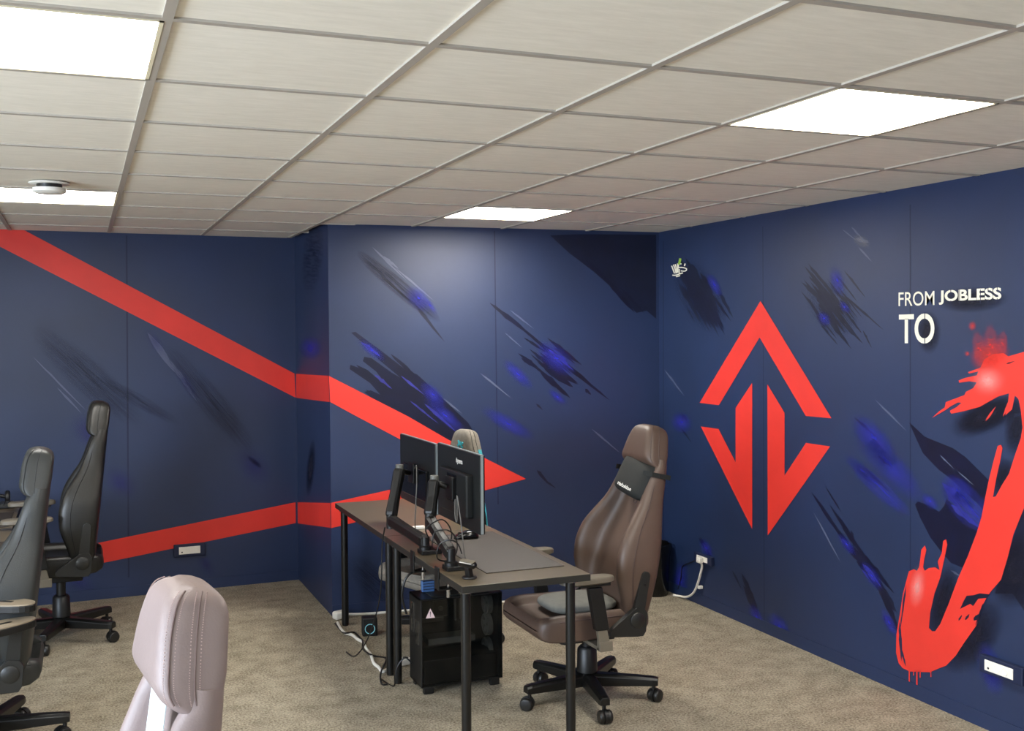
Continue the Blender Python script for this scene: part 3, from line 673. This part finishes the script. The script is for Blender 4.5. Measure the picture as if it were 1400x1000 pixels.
        for s in [.1, .2, .3, .4, .5, .6, .7, .76]:
            w = interp(W_T, s); line.append(B((sg*(w+.0005), interp(BOL_T, s)*.72, s)))
            bw = .055+.035*max(0, 1-abs(s-.33)/.4)
            line2.append(B((sg*(w-bw-.003), (interp(CEN_T, s)*.7+interp(BOL_T, s)*.3), s)))
        MB().tube(line, .002, 6, 4).build('piping', seam, back, smooth=True)
        MB().tube(line2, .002, 6, 4).build('piping', seam, back, smooth=True)
    if 'emblem' in over:
        g = MB(); rnd = random.Random(4)
        for k in range(9):
            a = 2*PI*k/9; r1, r2 = .012, .036+.012*(k % 2)
            c1 = (r1*math.cos(a), r1*math.sin(a)); c2 = (r2*math.cos(a)*.8, r2*math.sin(a))
            g.tube([B((c1[0], .1265, .885+c1[1])), B((c2[0], .126, .885+c2[1]))], .006, 6, 1)
        g.build('emblem', over['emblem'], head)
    else:
        em = MB().tube([B((.016*math.cos(a), interp(CEN_T, .62)+.002, .62+.016*math.sin(a))) for a in [2*PI*i/12 for i in range(13)]], .002, 6, 1); em.build('emblem', seam, back)
    if 'strip' in over:
        for sg in (-1, 1):
            rings = []
            for s in [.3+.03*i for i in range(20)]:
                w = interp(W_T, s)+.003
                rings.append([B((sg*w, .02, s)), B((sg*(w+.006), .04, s)), B((sg*w, .065, s)), B((sg*(w-.012), .04, s))])
            MB().loft(rings).build('trim_stripe', over['strip'], back)
    # hinge covers
    for sg in (-1, 1):
        yy = sg*.262
        fn = lambda a_, b_, d: Vector((-a_, yy+sg*d, h+b_))
        plate = [(-.02, .02), (-.025, .04), (-.005, .06), (.10, .135), (.118, .145), (.155, .14), (.172, .115), (.165, .03), (.15, .008), (.12, .008)]
        hg = MB().prism(plate, fn, 0, .03).build('hinge_cover', M['hinge'], t, bevel=.008, seg=3)
        MB().lathe([(0, .030), (.032, .037), (.037, .033), (.038, .0)], (-.12, yy, h+.085), 'Y', 24).build('hinge_disc', M['hinge'], hg, smooth=40) if sg > 0 else \
            MB().lathe([(0, -.034), (.032, -.037), (.037, -.033), (.037, .0)], (-.12, yy, h+.085), 'Y', 24).build('hinge_disc', M['hinge'], hg, smooth=40)
        o = Vector((-.125, yy+sg*.016, pz-.01)); f2 = fv
        arm = []
        for k in range(9):
            a = PI*k/8; arm.append((.022*math.cos(a), .20+.022*math.sin(a)))
        arm = [(.03, 0)]+arm+[(-.03, 0)]
        MB().prism(arm, lambda a_, b_, d: o+f2*a_+dirv*b_+Vector((0, sg*d, 0)), -.012, .008).build('hinge_arm', M['hinge'], t, bevel=.005)
        MB().cyl(o+dirv*.16+Vector((0, sg*.008, 0)), o+dirv*.16+Vector((0, sg*.011, 0)), .006, n=10).build('bolt', M['black'], t)
    # armrests
    az = h+.31+arm_dz
    for sg in (-1, 1):
        y = sg*.335
        ar = MB()
        ar.prism([(-.028, 0), (.028, 0), (.024, .10), (-.024, .10)], lambda a_, b_, d: Vector((.075+a_+b_*.18, y+sg*d, h-.005+b_)), -.011, .011)
        ar.box((.075, sg*.24, h-.012), (.06, .20, .018)); ar.box((.072, y, h+.0), (.066, .034, .045))
        ar.build('armrest_post', M['padtop'] if 'post' not in over else over['post'], t, bevel=.004)
        MB().prism([(-.034, 0), (.034, 0), (.034, az-h-.095-.015), (-.034, az-h-.095-.015)], lambda a_, b_, d: Vector((.09+a_+b_*.18, y+sg*d, h+.075+b_)), -.018, .018).build('armrest_sleeve', M['black'], t, bevel=.006)
        if arms and arms.get(sg): arms[sg](t, y, az); continue
        P_ = []
        for a_, b_ in ((-.13, -.032), (-.125, .032), (-.04, .045), (.08, .047), (.135, .034), (.14, 0), (.135, -.034), (.08, -.047), (-.04, -.045)): P_.append((a_, b_))
        rg = []
        pp = chaikin([Vector(q_) for q_ in P_], 2)
        for k_, z in ((.86, -.016), (1., -.010), (1., .004), (.96, .011), (.86, .014)):
            rg.append([Vector((.155+p.x*k_, y+p.y*k_, az+z)) for p in pp])
        MB().loft(rg).build('armrest_pad', M['padtop'], t, smooth=45)
        MB().box((.13, y, az-.022), (.15, .06, .014)).build('armrest_plate', M['black'], t, bevel=.004)
    t['_b'] = 1; del t['_b']
    return t, B, (piv, dirv, fv)

ch1, B1, fr1 = gaming_chair('gaming_chair', 'brown leather gaming chair with black neck pillow beside the diamond emblem', (2.67, 2.2, 0), R(180), .36, 13., M['brown'], M['seamd'], 42, setback=.09)
ch2, B2, fr2 = gaming_chair('gaming_chair', 'black leather gaming chair against the back wall, left of the wall socket', (.28, 4.33, 0), R(180), .41, 6.5, M['blackleather'], M['seamb'], 38, .045)
def swivel_pads(t, y, az):
    """two slotted pads swivelled apart, points to the rear"""
    for ang, dz, nm in ((-34, .074, 'armrest_pad'), (30, .008, 'armrest_pad')):
        a = R(ang); c, s_ = math.cos(a), math.sin(a)
        pp = chaikin([Vector(q_) for q_ in ((-.04, -.03), (-.04, .03), (.06, .065), (.30, .07), (.30, -.07), (.06, -.065))], 2)
        org = Vector((-.185, y, az+.0+dz))
        fn = lambda p: org+Vector((p.x*c-p.y*s_, p.x*s_+p.y*c, 0))
        rg = [[fn(p)+Vector((0, 0, z)) for p in pp] for z in (-.032, -.002)]
        pd = MB().loft(rg).build(nm, M['black'], t, bevel=.004)
        MB().loft([[fn(p*.985+Vector((.002, 0)))+Vector((0, 0, z)) for p in pp] for z in (-.002, .003)]).build('pad_face', M['tan'], pd)
        MB().loft([[fn(Vector(q_))+Vector((0, 0, z)) for q_ in ((.06, -.008), (.06, .008), (.2, .008), (.2, -.008))] for z in (.003, .0042)]).build('slot', M['black'], pd)
ch3, B3, fr3 = gaming_chair('gaming_chair', 'grey leather gaming chair cut by the left photo edge', (0.0, 2.65, 0), R(180), .31, 7, M['greyleather'], M['seamg'], -4, .0, arms={1: swivel_pads})
ch4, B4, fr4 = gaming_chair('gaming_chair', 'lit-toned brown leather gaming chair in front, only its headrest showing', (.337, -.44, 0), R(187), .349, 8, M['lit_brown'], M['seamt'], 10, thread=M['stitch'])
tg = MB().box((0, 0, 0), (.002, .13, .12)); q = tg.build('bright_patch_card', M['patchcard'], ch4); q.location = B4((.012, .09, .758)); q.rotation_euler = (0, -R(8), 0)  # added pale card standing in for the bright patch under the headrest
q['label'] = 'added pale card for the bright patch below headrest'
ch5, B5, fr5 = gaming_chair('gaming_chair', 'grey and teal gaming chair half hidden behind the two monitors', (2.405, 3.50, 0), R(200), .325, 0, M['blackleather'], M['seamb'], 20, -.02, sc=.88, thick=.25, wide=.8,
    over={'seat': M['greyfab'], 'head': M['greyfab'], 'emblem': M['teal'], 'strip': M['teal']})

# pillows on the brown chair
def pillow_mesh(fn, a, b, c, nu=28, nv=14, e=.55):
    rings = []
    sgn = lambda x, p: math.copysign(abs(x)**p, x)
    for i in range(nv+1):
        v = -PI/2+PI*i/nv; v = max(-PI/2+.02, min(PI/2-.02, v))
        rings.append([fn(a*sgn(math.cos(v), e)*sgn(math.cos(2*PI*j/nu), e), b*sgn(math.cos(v), e)*sgn(math.sin(2*PI*j/nu), e), c*sgn(math.sin(v), .8)) for j in range(nu)])
    return MB().loft(rings)
W1 = Matrix.Translation((2.67, 2.2, 0)) @ Matrix.Rotation(PI, 4, 'Z')
npw = thing('neck_pillow', 'black velour neck pillow strapped to the brown chair', 'pillow', W1 @ B1((0, .10, .735)), PI)
inv = Matrix.Translation(Vector(W1 @ B1((0, .10, .735)))) @ Matrix.Rotation(PI, 4, 'Z'); inv.invert()
NB = lambda y, t_, s: inv @ (W1 @ B1((y, t_, s)))
pillow_mesh(lambda a, b, c: NB(a+.035, (.092+c*(1-.3*b/.1)-.16*b-.10*a), .735+b-.16*a), .132, .098, .05, e=.42).build('cushion', M['blackfab'], npw, smooth=True)
sb = MB()
for sg in (-1, 1):
    rings = []
    for yy, tt in ((.14, .13), (.176, .10), (.182, .06), (.182, .0), (.15, -.006), (0, -.006)):
        rings.append([NB(sg*yy, tt, .752), NB(sg*yy, tt, .775)])
    sb.loft(rings, cap=False, closed=False)
so = sb.build('strap', M['blackfab'], npw); sm_ = so.modifiers.new('solid', 'SOLIDIFY'); sm_.thickness = .002
def small_text(text, fn, x0, x1, y0, y1, m, name, parent):
    cu = bpy.data.curves.new('t', 'FONT'); cu.body = text; cu.offset = .015; cu.resolution_u = 2
    ob = bpy.data.objects.new('t', cu); COL.objects.link(ob); bpy.context.view_layer.update()
    me = ob.evaluated_get(bpy.context.evaluated_depsgraph_get()).to_mesh()
    vs = [v.co.copy() for v in me.vertices]; fs = [tuple(p.vertices) for p in me.polygons]
    ob.to_mesh_clear(); bpy.data.objects.remove(ob); bpy.data.curves.remove(cu)
    a0, a1 = min(v.x for v in vs), max(v.x for v in vs); b0, b1 = min(v.y for v in vs), max(v.y for v in vs)
    return MB().add([fn(x0+(x1-x0)*(v.x-a0)/(a1-a0), y0+(y1-y0)*(v.y-b0)/(b1-b0)) for v in vs], fs).build(name, m, parent)
small_text('noblechairs', lambda x, y: NB(-x+.035, .154-.012*(abs(x)/.1)**2-.16*(y-.735)+.10*x, y+.16*x), -.06, .06, .672, .69, M['white'], 'lettering', npw)
cu_ = thing('seat_cushion', 'grey lumbar cushion lying on the brown chair seat', 'cushion', (2.67, 2.2, .447), PI)
pillow_mesh(lambda a, b, c: Vector((a+.055, b, c+.036)), .175, .155, .031).build('cover', M['cushion'], cu_, smooth=True)

# ------------------------------------------------------------------ monitors and arms
def monitor(label, y0, y1, zc, x=2.06, hh=.358, logo=None, box=True):
    cy = (y0+y1)/2; L = y1-y0
    t = thing('monitor', label, 'monitor', (x, cy, zc), 0, 'monitors on the desks')
    MB().box((.0, 0, 0), (.022, L, hh)).build('back_shell', M['monitor'], t, bevel=.004)
    MB().box((.012, 0, 0), (.004, L-.004, hh-.004)).build('bezel', M['blackgloss'], t, bevel=.001)
    MB().box((.0145, 0, .004), (.001, L-.02, hh-.03)).build('screen', M['screen'], t)
    e = MB()
    for yy in (-L/2, L/2): e.box((.0, yy, 0), (.012, .003, hh*.98))
    e.box((0, 0, hh/2), (.012, L*.98, .003)); e.build('edge_trim', M['monitoredge'], t)
    if box:
        MB().box((-.027, -.02, -.02), (.036, L*.64, hh*.56)).build('electronics_cover', M['monitor'], t, bevel=.008)
        MB().box((-.0465, -.02, .0), (.004, .13, .13)).build('mount_recess', M['blackgloss'], t, bevel=.002)
    else:
        MB().box((-.02, 0, -.05), (.02, L*.7, hh*.45)).build('electronics_cover', M['blackgloss'], t, bevel=.006)
        v = MB()
        for k in range(8): v.box((-.012, -L*.2+k*.03, .02), (.003, .012, .004))
        v.build('vent_slot', M['black'], t)
    MB().box((-.055 if box else -.038, -.02 if box else 0, 0), (.016, .105, .105)).build('mount_plate', M['armblack'], t, bevel=.003)
    if logo: small_text(logo, lambda a, b: Vector((-.0118, -a, b)), -.045+.03, .045+.03, .105, .135, M['white'], 'lettering', t)
    return t
monitor('slim black monitor with white maker lettering, nearest of the pair', 2.005, 2.612, 1.062, logo='iiyama')
monitor('black monitor behind the lettered one, further along the desk', 2.655, 3.285, 1.05, box=False)
def monitor_arm(label, base, mid, elbow, wrist, plate):
    b = Vector(base)
    t = thing('monitor_mount', label, 'monitor arm', b, 0, 'monitor arms clamped to the desk')
    r = lambda p: Vector(p)-b
    MB().box((.02, 0, .011), (.10, .075, .02)).box((-.065, 0, -.03), (.008, .05, .10)).box((-.035, 0, -.078), (.06, .05, .008)).build('desk_clamp', M['armblack'], t, bevel=.003)
    MB().cyl((-.015, 0, -.074), (-.015, 0, -.044), .005, n=10).lathe([(0, 0), (.016, 0), (.016, .006), (0, .006)], (-.015, 0, -.046)).cyl((-.015, 0, -.12), (-.015, 0, -.08), .008, n=10).build('clamp_screw', M['chrome'], t)
    m = r(mid)
    MB().cyl((0, 0, .02), (0, 0, m.z+.025), .02, n=20).lathe([(0, .02), (.03, .02), (.03, .035), (.022, .04)], n=20).build('post', M['armblack'], t, smooth=40)
    e = r(elbow); w = r(wrist); p = r(plate)
    def link(a, c, w_, h_, nm):
        d = (c-a); L = d.length; d.normalize(); sd_ = d.cross(Vector((0, 0, 1)))
        sd_ = sd_.normalized() if sd_.length > .05 else Vector((1, 0, 0)); u = sd_.cross(d)
        rings = []
        for k, sc_ in ((-.02, .55), (.0, .9), (.06, 1.), (.5, .9), (.94, 1.), (1., .9), (1.02, .55)):
            pt = a+d*L*k
            rings.append([pt+sd_*x*w_*sc_+u*z*h_*sc_ for x, z in ((-1, -.6), (-.6, -1), (.6, -1), (1, -.6), (1, .6), (.6, 1), (-.6, 1), (-1, .6))])
        return MB().loft(rings).build(nm, M['armblack'], t, bevel=.002)
    l1 = link(m, e, .024, .03, 'lower_link'); 
    l2 = link(e+Vector((0, 0, .02)), w, .026, .032, 'upper_link')
    MB().cyl(e-Vector((0, 0, .04)), e+Vector((0, 0, .04)), .024, n=18).build('elbow_joint', M['hinge'], t, smooth=40)
    MB().cyl(w-Vector((0, 0, .03)), w+Vector((0, 0, .03)), .02, n=18).build('wrist_joint', M['pcbgrey'], t, smooth=40)
    MB().tube([w+Vector((0, 0, .0)), (w+p)/2, p], .014, 10, 1).build('tilt_head', M['armblack'], t, smooth=40)
    d = (w-e); mp = e+d*.5
    MB().box(mp+Vector((-.021, 0, .0)), (.003, .02, .035)).build('arm_label', M['tan'], t)
    return t
monitor_arm('black monitor arm with its elbow bent out past the desk edge, holding the far monitor', (1.905, 2.36, DT), (1.905, 2.36, .80), (1.86, 2.80, .835), (1.935, 2.90, 1.075), (2.005, 2.965, 1.05))
monitor_arm('black monitor arm wrapped in cables, holding the lettered monitor', (1.905, 1.985, DT), (1.905, 1.985, .815), (1.89, 2.24, .925), (1.935, 2.31, 1.09), (1.99, 2.30, 1.065))
# cables hanging from the monitors and wound on the arms
def cable(name, label, cat, pts, r, m, sub=8, group=None):
    o = MB().tube(pts, r, 7, sub).build(name, M[m], smooth=True); return tag(o, label, cat, group)
cable('video_cable', 'grey cable looping from the far monitor down onto the desk top', 'cable', [(2.0, 2.84, 1.09), (1.985, 2.76, 1.11), (1.97, 2.71, 1.02), (1.96, 2.70, .90), (1.955, 2.69, .80), (1.95, 2.62, .752), (1.97, 2.54, .749)], .003, 'greycable')
cable('power_cable', 'thin black cable hanging off the bent arm to the floor', 'cable', [(1.83, 2.81, .80), (1.82, 2.83, .70), (1.81, 2.84, .45), (1.79, 3.0, .2), (1.765, 3.2, .04), (1.76, 3.4, .006)], .0035, 'blackcable')
cable('video_cable', 'grey cable hanging from the lettered monitor to the near arm foot', 'cable', [(2.0, 2.2, 1.02), (1.985, 2.16, .95), (1.98, 2.12, .93), (1.975, 2.10, 1.0), (1.975, 2.10, 1.05), (1.98, 2.07, .95), (1.98, 2.04, .86), (1.98, 2.02, .80), (1.985, 1.99, .752)], .003, 'greycable')
hp = []; rnd = random.Random(3)
for i in range(22):
    t_ = i/21; c = Vector((1.905, 1.99+.18*t_, .81+.085*t_)); a = 2*PI*2.6*t_; r_ = .050+.012*rnd.random()
    hp.append(c+Vector((math.cos(a)*r_, rnd.uniform(-.012, .012), math.sin(a)*r_)))
cable('power_cable', 'black cable wound in loops round the near monitor arm', 'cable', hp, .0032, 'blackcable', 4)
# desk things
pd = MB().box((2.205, 2.30, DT+.0025), (.37, .90, .004)).build('desk_mat', M['pad'], bevel=.001); tag(pd, 'large charcoal desk mat under the mouse', 'desk mat')
mo = thing('computer_mouse', 'black wireless mouse on the desk mat under the monitor', 'mouse', (2.20, 2.62, DT+.005), R(172))
rg = []
for x, w, zt in ((-.062, .012, .012), (-.058, .024, .022), (-.04, .032, .036), (-.01, .034, .04), (.02, .032, .033), (.045, .029, .022), (.058, .02, .012), (.062, .010, .008)):
    rg.append([Vector((x, p.x, p.y)) for p in chaikin([Vector(v) for v in ((-w, 0), (w, 0), (w, zt*.5), (w*.7, zt), (-w*.7, zt), (-w, zt*.5))], 2)])
MB().loft(rg).build('body', M['blackgloss'], mo, smooth=60)
MB().lathe([(0, -.004), (.009, -.004), (.009, .004), (0, .004)], (.035, 0, .024), 'Y', 16).build('scroll_wheel', M['hinge'], mo, smooth=40)
wc = thing('webcam', 'small black webcam on a folding clip at the desk corner', 'webcam', (1.925, 1.80, DT), R(25))
MB().lathe([(0, 0), (.03, 0), (.032, .004), (.03, .009), (0, .010)]).build('foot', M['black'], wc, smooth=40)
MB().prism([(-.012, .008), (.012, .008), (.002, .05), (-.022, .05)], lambda a, b, d: Vector((a, d, b)), -.013, .013).build('folding_clip', M['black'], wc, bevel=.003)
MB().box((-.012, 0, .062), (.032, .095, .026), Matrix.Rotation(R(-18), 3, 'Y')).build('camera_body', M['blackgloss'], wc, bevel=.011, seg=4)
MB().box((-.012, 0, .0758), (.024, .08, .003), Matrix.Rotation(R(-18), 3, 'Y')).build('top_face', M['padtop'], wc, bevel=.001)
MB().lathe([(0, .0), (.009, .0), (.009, .003), (0, .003)], (.0045, 0, .066), 'X', 16).build('lens', M['screen'], wc, smooth=40)
kb = MB().box((2.03, 2.99, DT+.008), (.13, .03, .014)).build('white_strip', M['white'], bevel=.003); tag(kb, 'small white strip lying on the desk under the far monitor', 'paper strip')  # plain white strip under the far monitor

# ------------------------------------------------------------------ computer case under the desk
pc = thing('computer_case', 'black glass-sided computer tower with a warning triangle under the desk', 'computer', (2.155, 2.66, 0))
PX, PY, PZ0, PZ1 = .215, .1, .035, .475
s = MB()
s.box((0, PY-.003, (PZ0+PZ1)/2), (2*PX, .006, PZ1-PZ0)); s.box((0, 0, PZ0+.006), (2*PX, 2*PY, .012)); s.box((0, 0, PZ1-.006), (2*PX, 2*PY, .012))
s.box((-PX+.004, 0, (PZ0+PZ1)/2), (.008, 2*PY, PZ1-PZ0)); s.box((PX-.012, 0, (PZ0+PZ1)/2), (.024, 2*PY, PZ1-PZ0))
s.build('case_shell', M['black'], pc, bevel=.003)
gl = MB().box((0, -PY-.003, (PZ0+PZ1)/2), (2*PX-.01, .004, PZ1-PZ0-.012)).build('glass_panel', M['tglass'], pc, bevel=.001)
tri = MB().prism([(-.024, -.018), (.024, -.018), (0, .03)], lambda a, b, d: Vector((-.168+a, -PY-.0055-d, .40+b)), 0, .0006).build('warning_sticker', M['pink'], gl)
MB().prism([(-.0025, .014), (.0025, .014), (.0015, -.003), (-.0015, -.003)], lambda a, b, d: Vector((-.168+a, -PY-.0063-d, .40+b)), 0, .0003).box((-.168, -PY-.0065, .392), (.004, .0006, .004)).build('exclamation_mark', M['seamd'], tri)
MB().box((-.04, PY-.012, .33), (.26, .006, .24)).build('motherboard', M['pcb'], pc)
g = MB()
for a, b, w in ((0, .04, .08), (0, -.04, .08)): g.box((-.055, PY-.017, .375+b), (w, .006, .003))
for a in (-.04, .04): g.box((-.055+a, PY-.017, .375), (.003, .006, .08))
g.cyl((-.055, PY-.016, .375), (-.055, PY-.03, .375), .012, n=16); g.build('cooler_bracket', M['pcbgrey'], pc)
g = MB(); [g.box((.02+k*.014, PY-.03, .37), (.005, .03, .12)) for k in (0, 2)]; g.build('memory_stick', M['pcbgrey'], pc, bevel=.001)
MB().box((-.10, PY-.02, .32), (.12, .01, .022)).build('heatsink', M['pcbgrey'], pc, bevel=.003)
MB().box((-.04, -.005, .245), (.25, .10, .034)).build('graphics_card', M['pcbgrey'], pc, bevel=.004)
MB().box((-.01, 0, .11), (.38, .2, .12)).build('power_supply_shroud', M['black'], pc, bevel=.004)
for k, z in enumerate((.40, .29, .165)):
    f = MB().lathe([(.052, -.012), (.056, -.012), (.056, .012), (.052, .012), (.052, -.012)], (PX-.045, 0, z), 'X', 30)
    for q_ in range(7):
        a = 2*PI*q_/7; f.box((PX-.045, .03*math.cos(a), z+.03*math.sin(a)), (.004, .045, .02), Matrix.Rotation(a, 3, 'X'))
    f.build('case_fan', M['pcbgrey'], pc, smooth=40)
g = MB(); [g.box((-PX-.001, -.06+.02*k, .3), (.003, .014, .12)) for k in range(3)]; g.box((-PX-.001, .04, .36), (.003, .045, .15)); g.build('rear_ports', M['chrome'], pc)
g = MB()
for sx in (-1, 1):
    for sy in (-1, 1): g = MB().box((sx*(PX-.04), sy*(PY-.02), .0175), (.05, .03, .035)); g.build('foot', M['black'], pc, bevel=.004)
MB().box((0, 0, PZ1+.002), (.3, .15, .004)).build('dust_filter', M['pcb'], pc)
ub = thing('usb_hub', 'blue box with black stripes standing on the computer tower', 'usb hub', (2.02, 2.70, PZ1+.004))
MB().box((0, 0, .028), (.065, .03, .056)).build('body', M['blue'], ub, bevel=.004)
g = MB(); [g.box((0, -.0155, .014+.014*k), (.058, .002, .003)) for k in range(4)]; g.build('slot', M['black'], ub)
for k, (a, b) in enumerate((((1.97, 2.82, .478), (2.10, 2.66, .60)), ((2.05, 2.79, .478), (1.96, 2.60, .58)))):
    cable('power_cable', ['thick black cable arching over the computer tower from its back', 'thin black cable dropping behind the tower beside the desk leg'][k], 'cable',
          [(1.925, 2.76-.03*k, .36-.1*k), (1.90+.01*k, 2.75, .46), (1.93, 2.74+.02*k, .56-.02*k), (2.04, 2.76+.03*k, .585-.03*k), (2.16, 2.77, .55-.05*k), (2.26, 2.80, .49-.002*k)] if k == 0 else [(1.935, 2.70, .12), (1.90, 2.71, .15), (1.86, 2.72, .1), (1.85, 2.74, .006), (1.82, 2.85, .006)], .006-.002*k, 'blackcable')
sp = thing('desk_speaker', 'small dark box with a pale teal ring on the floor behind the legs', 'speaker', (1.97, 3.70, 0), R(-10))
MB().box((0, 0, .055), (.09, .07, .11)).build('body', M['black'], sp, bevel=.008)
MB().lathe([(.026, -.037), (.030, -.0375), (.030, -.035), (.026, -.035), (.026, -.037)], (0, 0, .045), 'Y', 26).build('ring', M['led'], sp, smooth=40)

# ------------------------------------------------------------------ floor cables, bin
def on_floor(px, z):
    d = RT*((px[0]-700)/FPX)-UP*((px[1]-500)/FPX)+fwd
    return CAM+d*((z-CAM.z)/d.z)
cable('extension_cable', 'white power cord snaking over the carpet from the wall corner', 'power cord', [on_floor(p, .009) for p in ((461.5, 851.5), (466, 860), (472, 866), (482, 869), (489, 874.6), (496.7, 879), (501.6, 888.6), (507, 895.6), (511, 906.8), (518, 913), (523, 918.5))]+[Vector((1.915, 3.025, .012))], .0085, 'whitecable')
cable('extension_cable', 'black power cord twisted alongside the white floor cord', 'power cord', [on_floor(p, z) for p, z in (((458, 853), .006), ((468, 864.5), .006), ((474, 866), .025), ((484, 865), .006), ((492.5, 873), .006), ((496, 877.5), .026), ((496, 887), .006), ((503.7, 894), .024), ((513, 897.5), .006), ((527.5, 900.5), .006), ((524, 912), .006), ((521, 919), .026), ((520, 928), .006), ((522.6, 936), .006), ((530, 936), .006))], .005, 'blackcable')
cable('extension_cable', 'white cord lying along the foot of the projecting wall', 'power cord', [(1.945, 4.135, .02), (2.1, 4.14, .008), (2.5, 4.11, .008), (3.0, 4.08, .008), (3.5, 4.05, .008), (3.85, 4.03, .008)], .008, 'whitecable')
pl_ = thing('plug_block', 'white multi-way plug block on the carpet at the wall corner', 'plug', (1.885, 4.115, 0), R(20))
MB().box((0, 0, .028), (.085, .055, .05)).build('body', M['white'], pl_, bevel=.014, seg=4)
MB().cyl((.02, -.026, .035), (.02, -.034, .035), .016, n=18).build('outlet', M['hinge'], pl_)
ps = thing('power_strip', 'white power strip on the carpet beside the desk legs', 'power strip', (1.985, 3.06, 0), R(18))
MB().box((0, 0, .02), (.1, .05, .036)).build('body', M['white'], ps, bevel=.008)
for k in (-1, 1): MB().cyl((.022*k, 0, .038), (.022*k, 0, .0395), .016, n=18).build('outlet', M['hinge'], ps)
bn = thing('waste_bin', 'black waste bin with a liner in the corner behind the brown chair', 'bin', (4.005, 3.89, 0))
MB().lathe([(0, 0), (.085, 0), (.09, .01), (.105, .32), (.11, .325), (.11, .335), (.1, .335), (.09, .05), (0, .05)]).build('bucket', M['blackgloss'], bn, smooth=40)
rg = []; rnd = random.Random(9)
for r, z in ((.1, .25), (.108, .3), (.114, .336), (.112, .35), (.1, .35), (.094, .30)):
    rg.append([Vector(((r+rnd.uniform(-.003, .003))*math.cos(2*PI*i/36), (r+rnd.uniform(-.003, .003))*math.sin(2*PI*i/36), z+rnd.uniform(-.008, .008))) for i in range(36)])
MB().loft(rg, cap=False).build('bin_liner', M['blackgloss'], bn, smooth=True)
pg = WR.hit((965, 765), .031)
pp = thing('power_plug', 'white plug and thick cord dropping from the socket beside the bin', 'plug', pg)
MB().box((-.016, 0, 0), (.028, .045, .04)).build('plug_body', M['white'], pp, bevel=.006)
pts = [Vector((-.032, 0, -.0))]+[WR.hit(p, .03)-pg for p in ((965, 772), (963, 785), (958.5, 800), (953, 811), (944, 816), (932, 814.5))]+[Vector((-.02, .33, .008-pg.z))]
MB().tube(pts, .0075, 8, 6).build('cord', M['whitecable'], pp, smooth=True)
MB().box(WR.hit((961, 803), .02)-pg, (.03, .02, .02)).build('cord_clip', M['white'], pp, bevel=.003)
cable('network_cable', 'thin black cable stuck on the right wall beside the bin', 'cable', [WR.hit(p, .006) for p in ((952, 766), (944, 770), (934, 775), (932, 790), (928, 806))], .003, 'blackcable')

# ------------------------------------------------------------------ things on the left desks
LD = .72
for k, (x0, x1, y0, y1, lb) in enumerate(((-.40, .02, 4.10, 4.62, 'charcoal desk mat on the desk by the back wall'), (-.45, .03, 3.30, 3.62, 'charcoal desk mat on the desk half hidden by the grey chair'))):
    o = MB().box(((x0+x1)/2, (y0+y1)/2, LD+.003), (x1-x0, y1-y0, .005)).build('desk_mat', M['pad'], bevel=.001); tag(o, lb, 'desk mat')
kb = thing('keyboard', 'black keyboard on the far desk against the back wall', 'keyboard', (-.16, 4.86, LD))
MB().box((0, 0, .012), (.36, .13, .02)).build('case', M['black'], kb, bevel=.004)
g = MB()
for i in range(14):
    for j in range(5): g.box((-.163+i*.0245, -.05+j*.0245, .027), (.02, .02, .01))
g.build('key', M['hinge'], kb); bpy.data.objects[kb.children[-1].name]['kind'] = 'stuff'
hd = thing('headset', 'black headset with cable lying on the far desk by the wall', 'headset', (-.12, 5.02, LD))
MB().tube([(.085*math.cos(PI*i/10), 0, .03+.075*math.sin(PI*i/10)*.35) for i in range(11)], .011, 8, 2).build('headband', M['black'], hd, smooth=True)
for sx in (-1, 1): MB().lathe([(0, -.014), (.036, -.014), (.042, -.008), (.042, .008), (.036, .014), (0, .014)], (sx*.085, 0, .042), 'X', 20).build('ear_cup', M['black'], hd, smooth=40)

# ------------------------------------------------------------------ light
w = bpy.data.worlds.new('sky'); bpy.context.scene.world = w; w.use_nodes = True
bg = w.node_tree.nodes['Background']; bg.inputs['Color'].default_value = (.62, .78, 1, 1); bg.inputs['Strength'].default_value = 1.0
y0, y1, z0, z1 = WIN
al = bpy.data.lights.new('window_daylight', 'AREA'); al.shape = 'RECTANGLE'; al.size = z1-z0; al.size_y = y1-y0
al.energy = 150; al.color = (.72, .84, 1)
ao = bpy.data.objects.new('window_daylight', al); COL.objects.link(ao)
ao.location = (XL-.14, (y0+y1)/2, (z0+z1)/2); ao.rotation_euler = (0, R(-90), 0)
sc = bpy.context.scene
sc.view_settings.view_transform = 'Standard'; sc.view_settings.look = 'None'; sc.view_settings.exposure = 2.0; sc.view_settings.gamma = 1
sc.view_settings.use_curve_mapping = False
sc.cycles.use_denoising = True
sc.cycles.max_bounces = 8; sc.cycles.diffuse_bounces = 5; sc.cycles.transparent_max_bounces = 24
sc.cycles.sample_clamp_indirect = 4
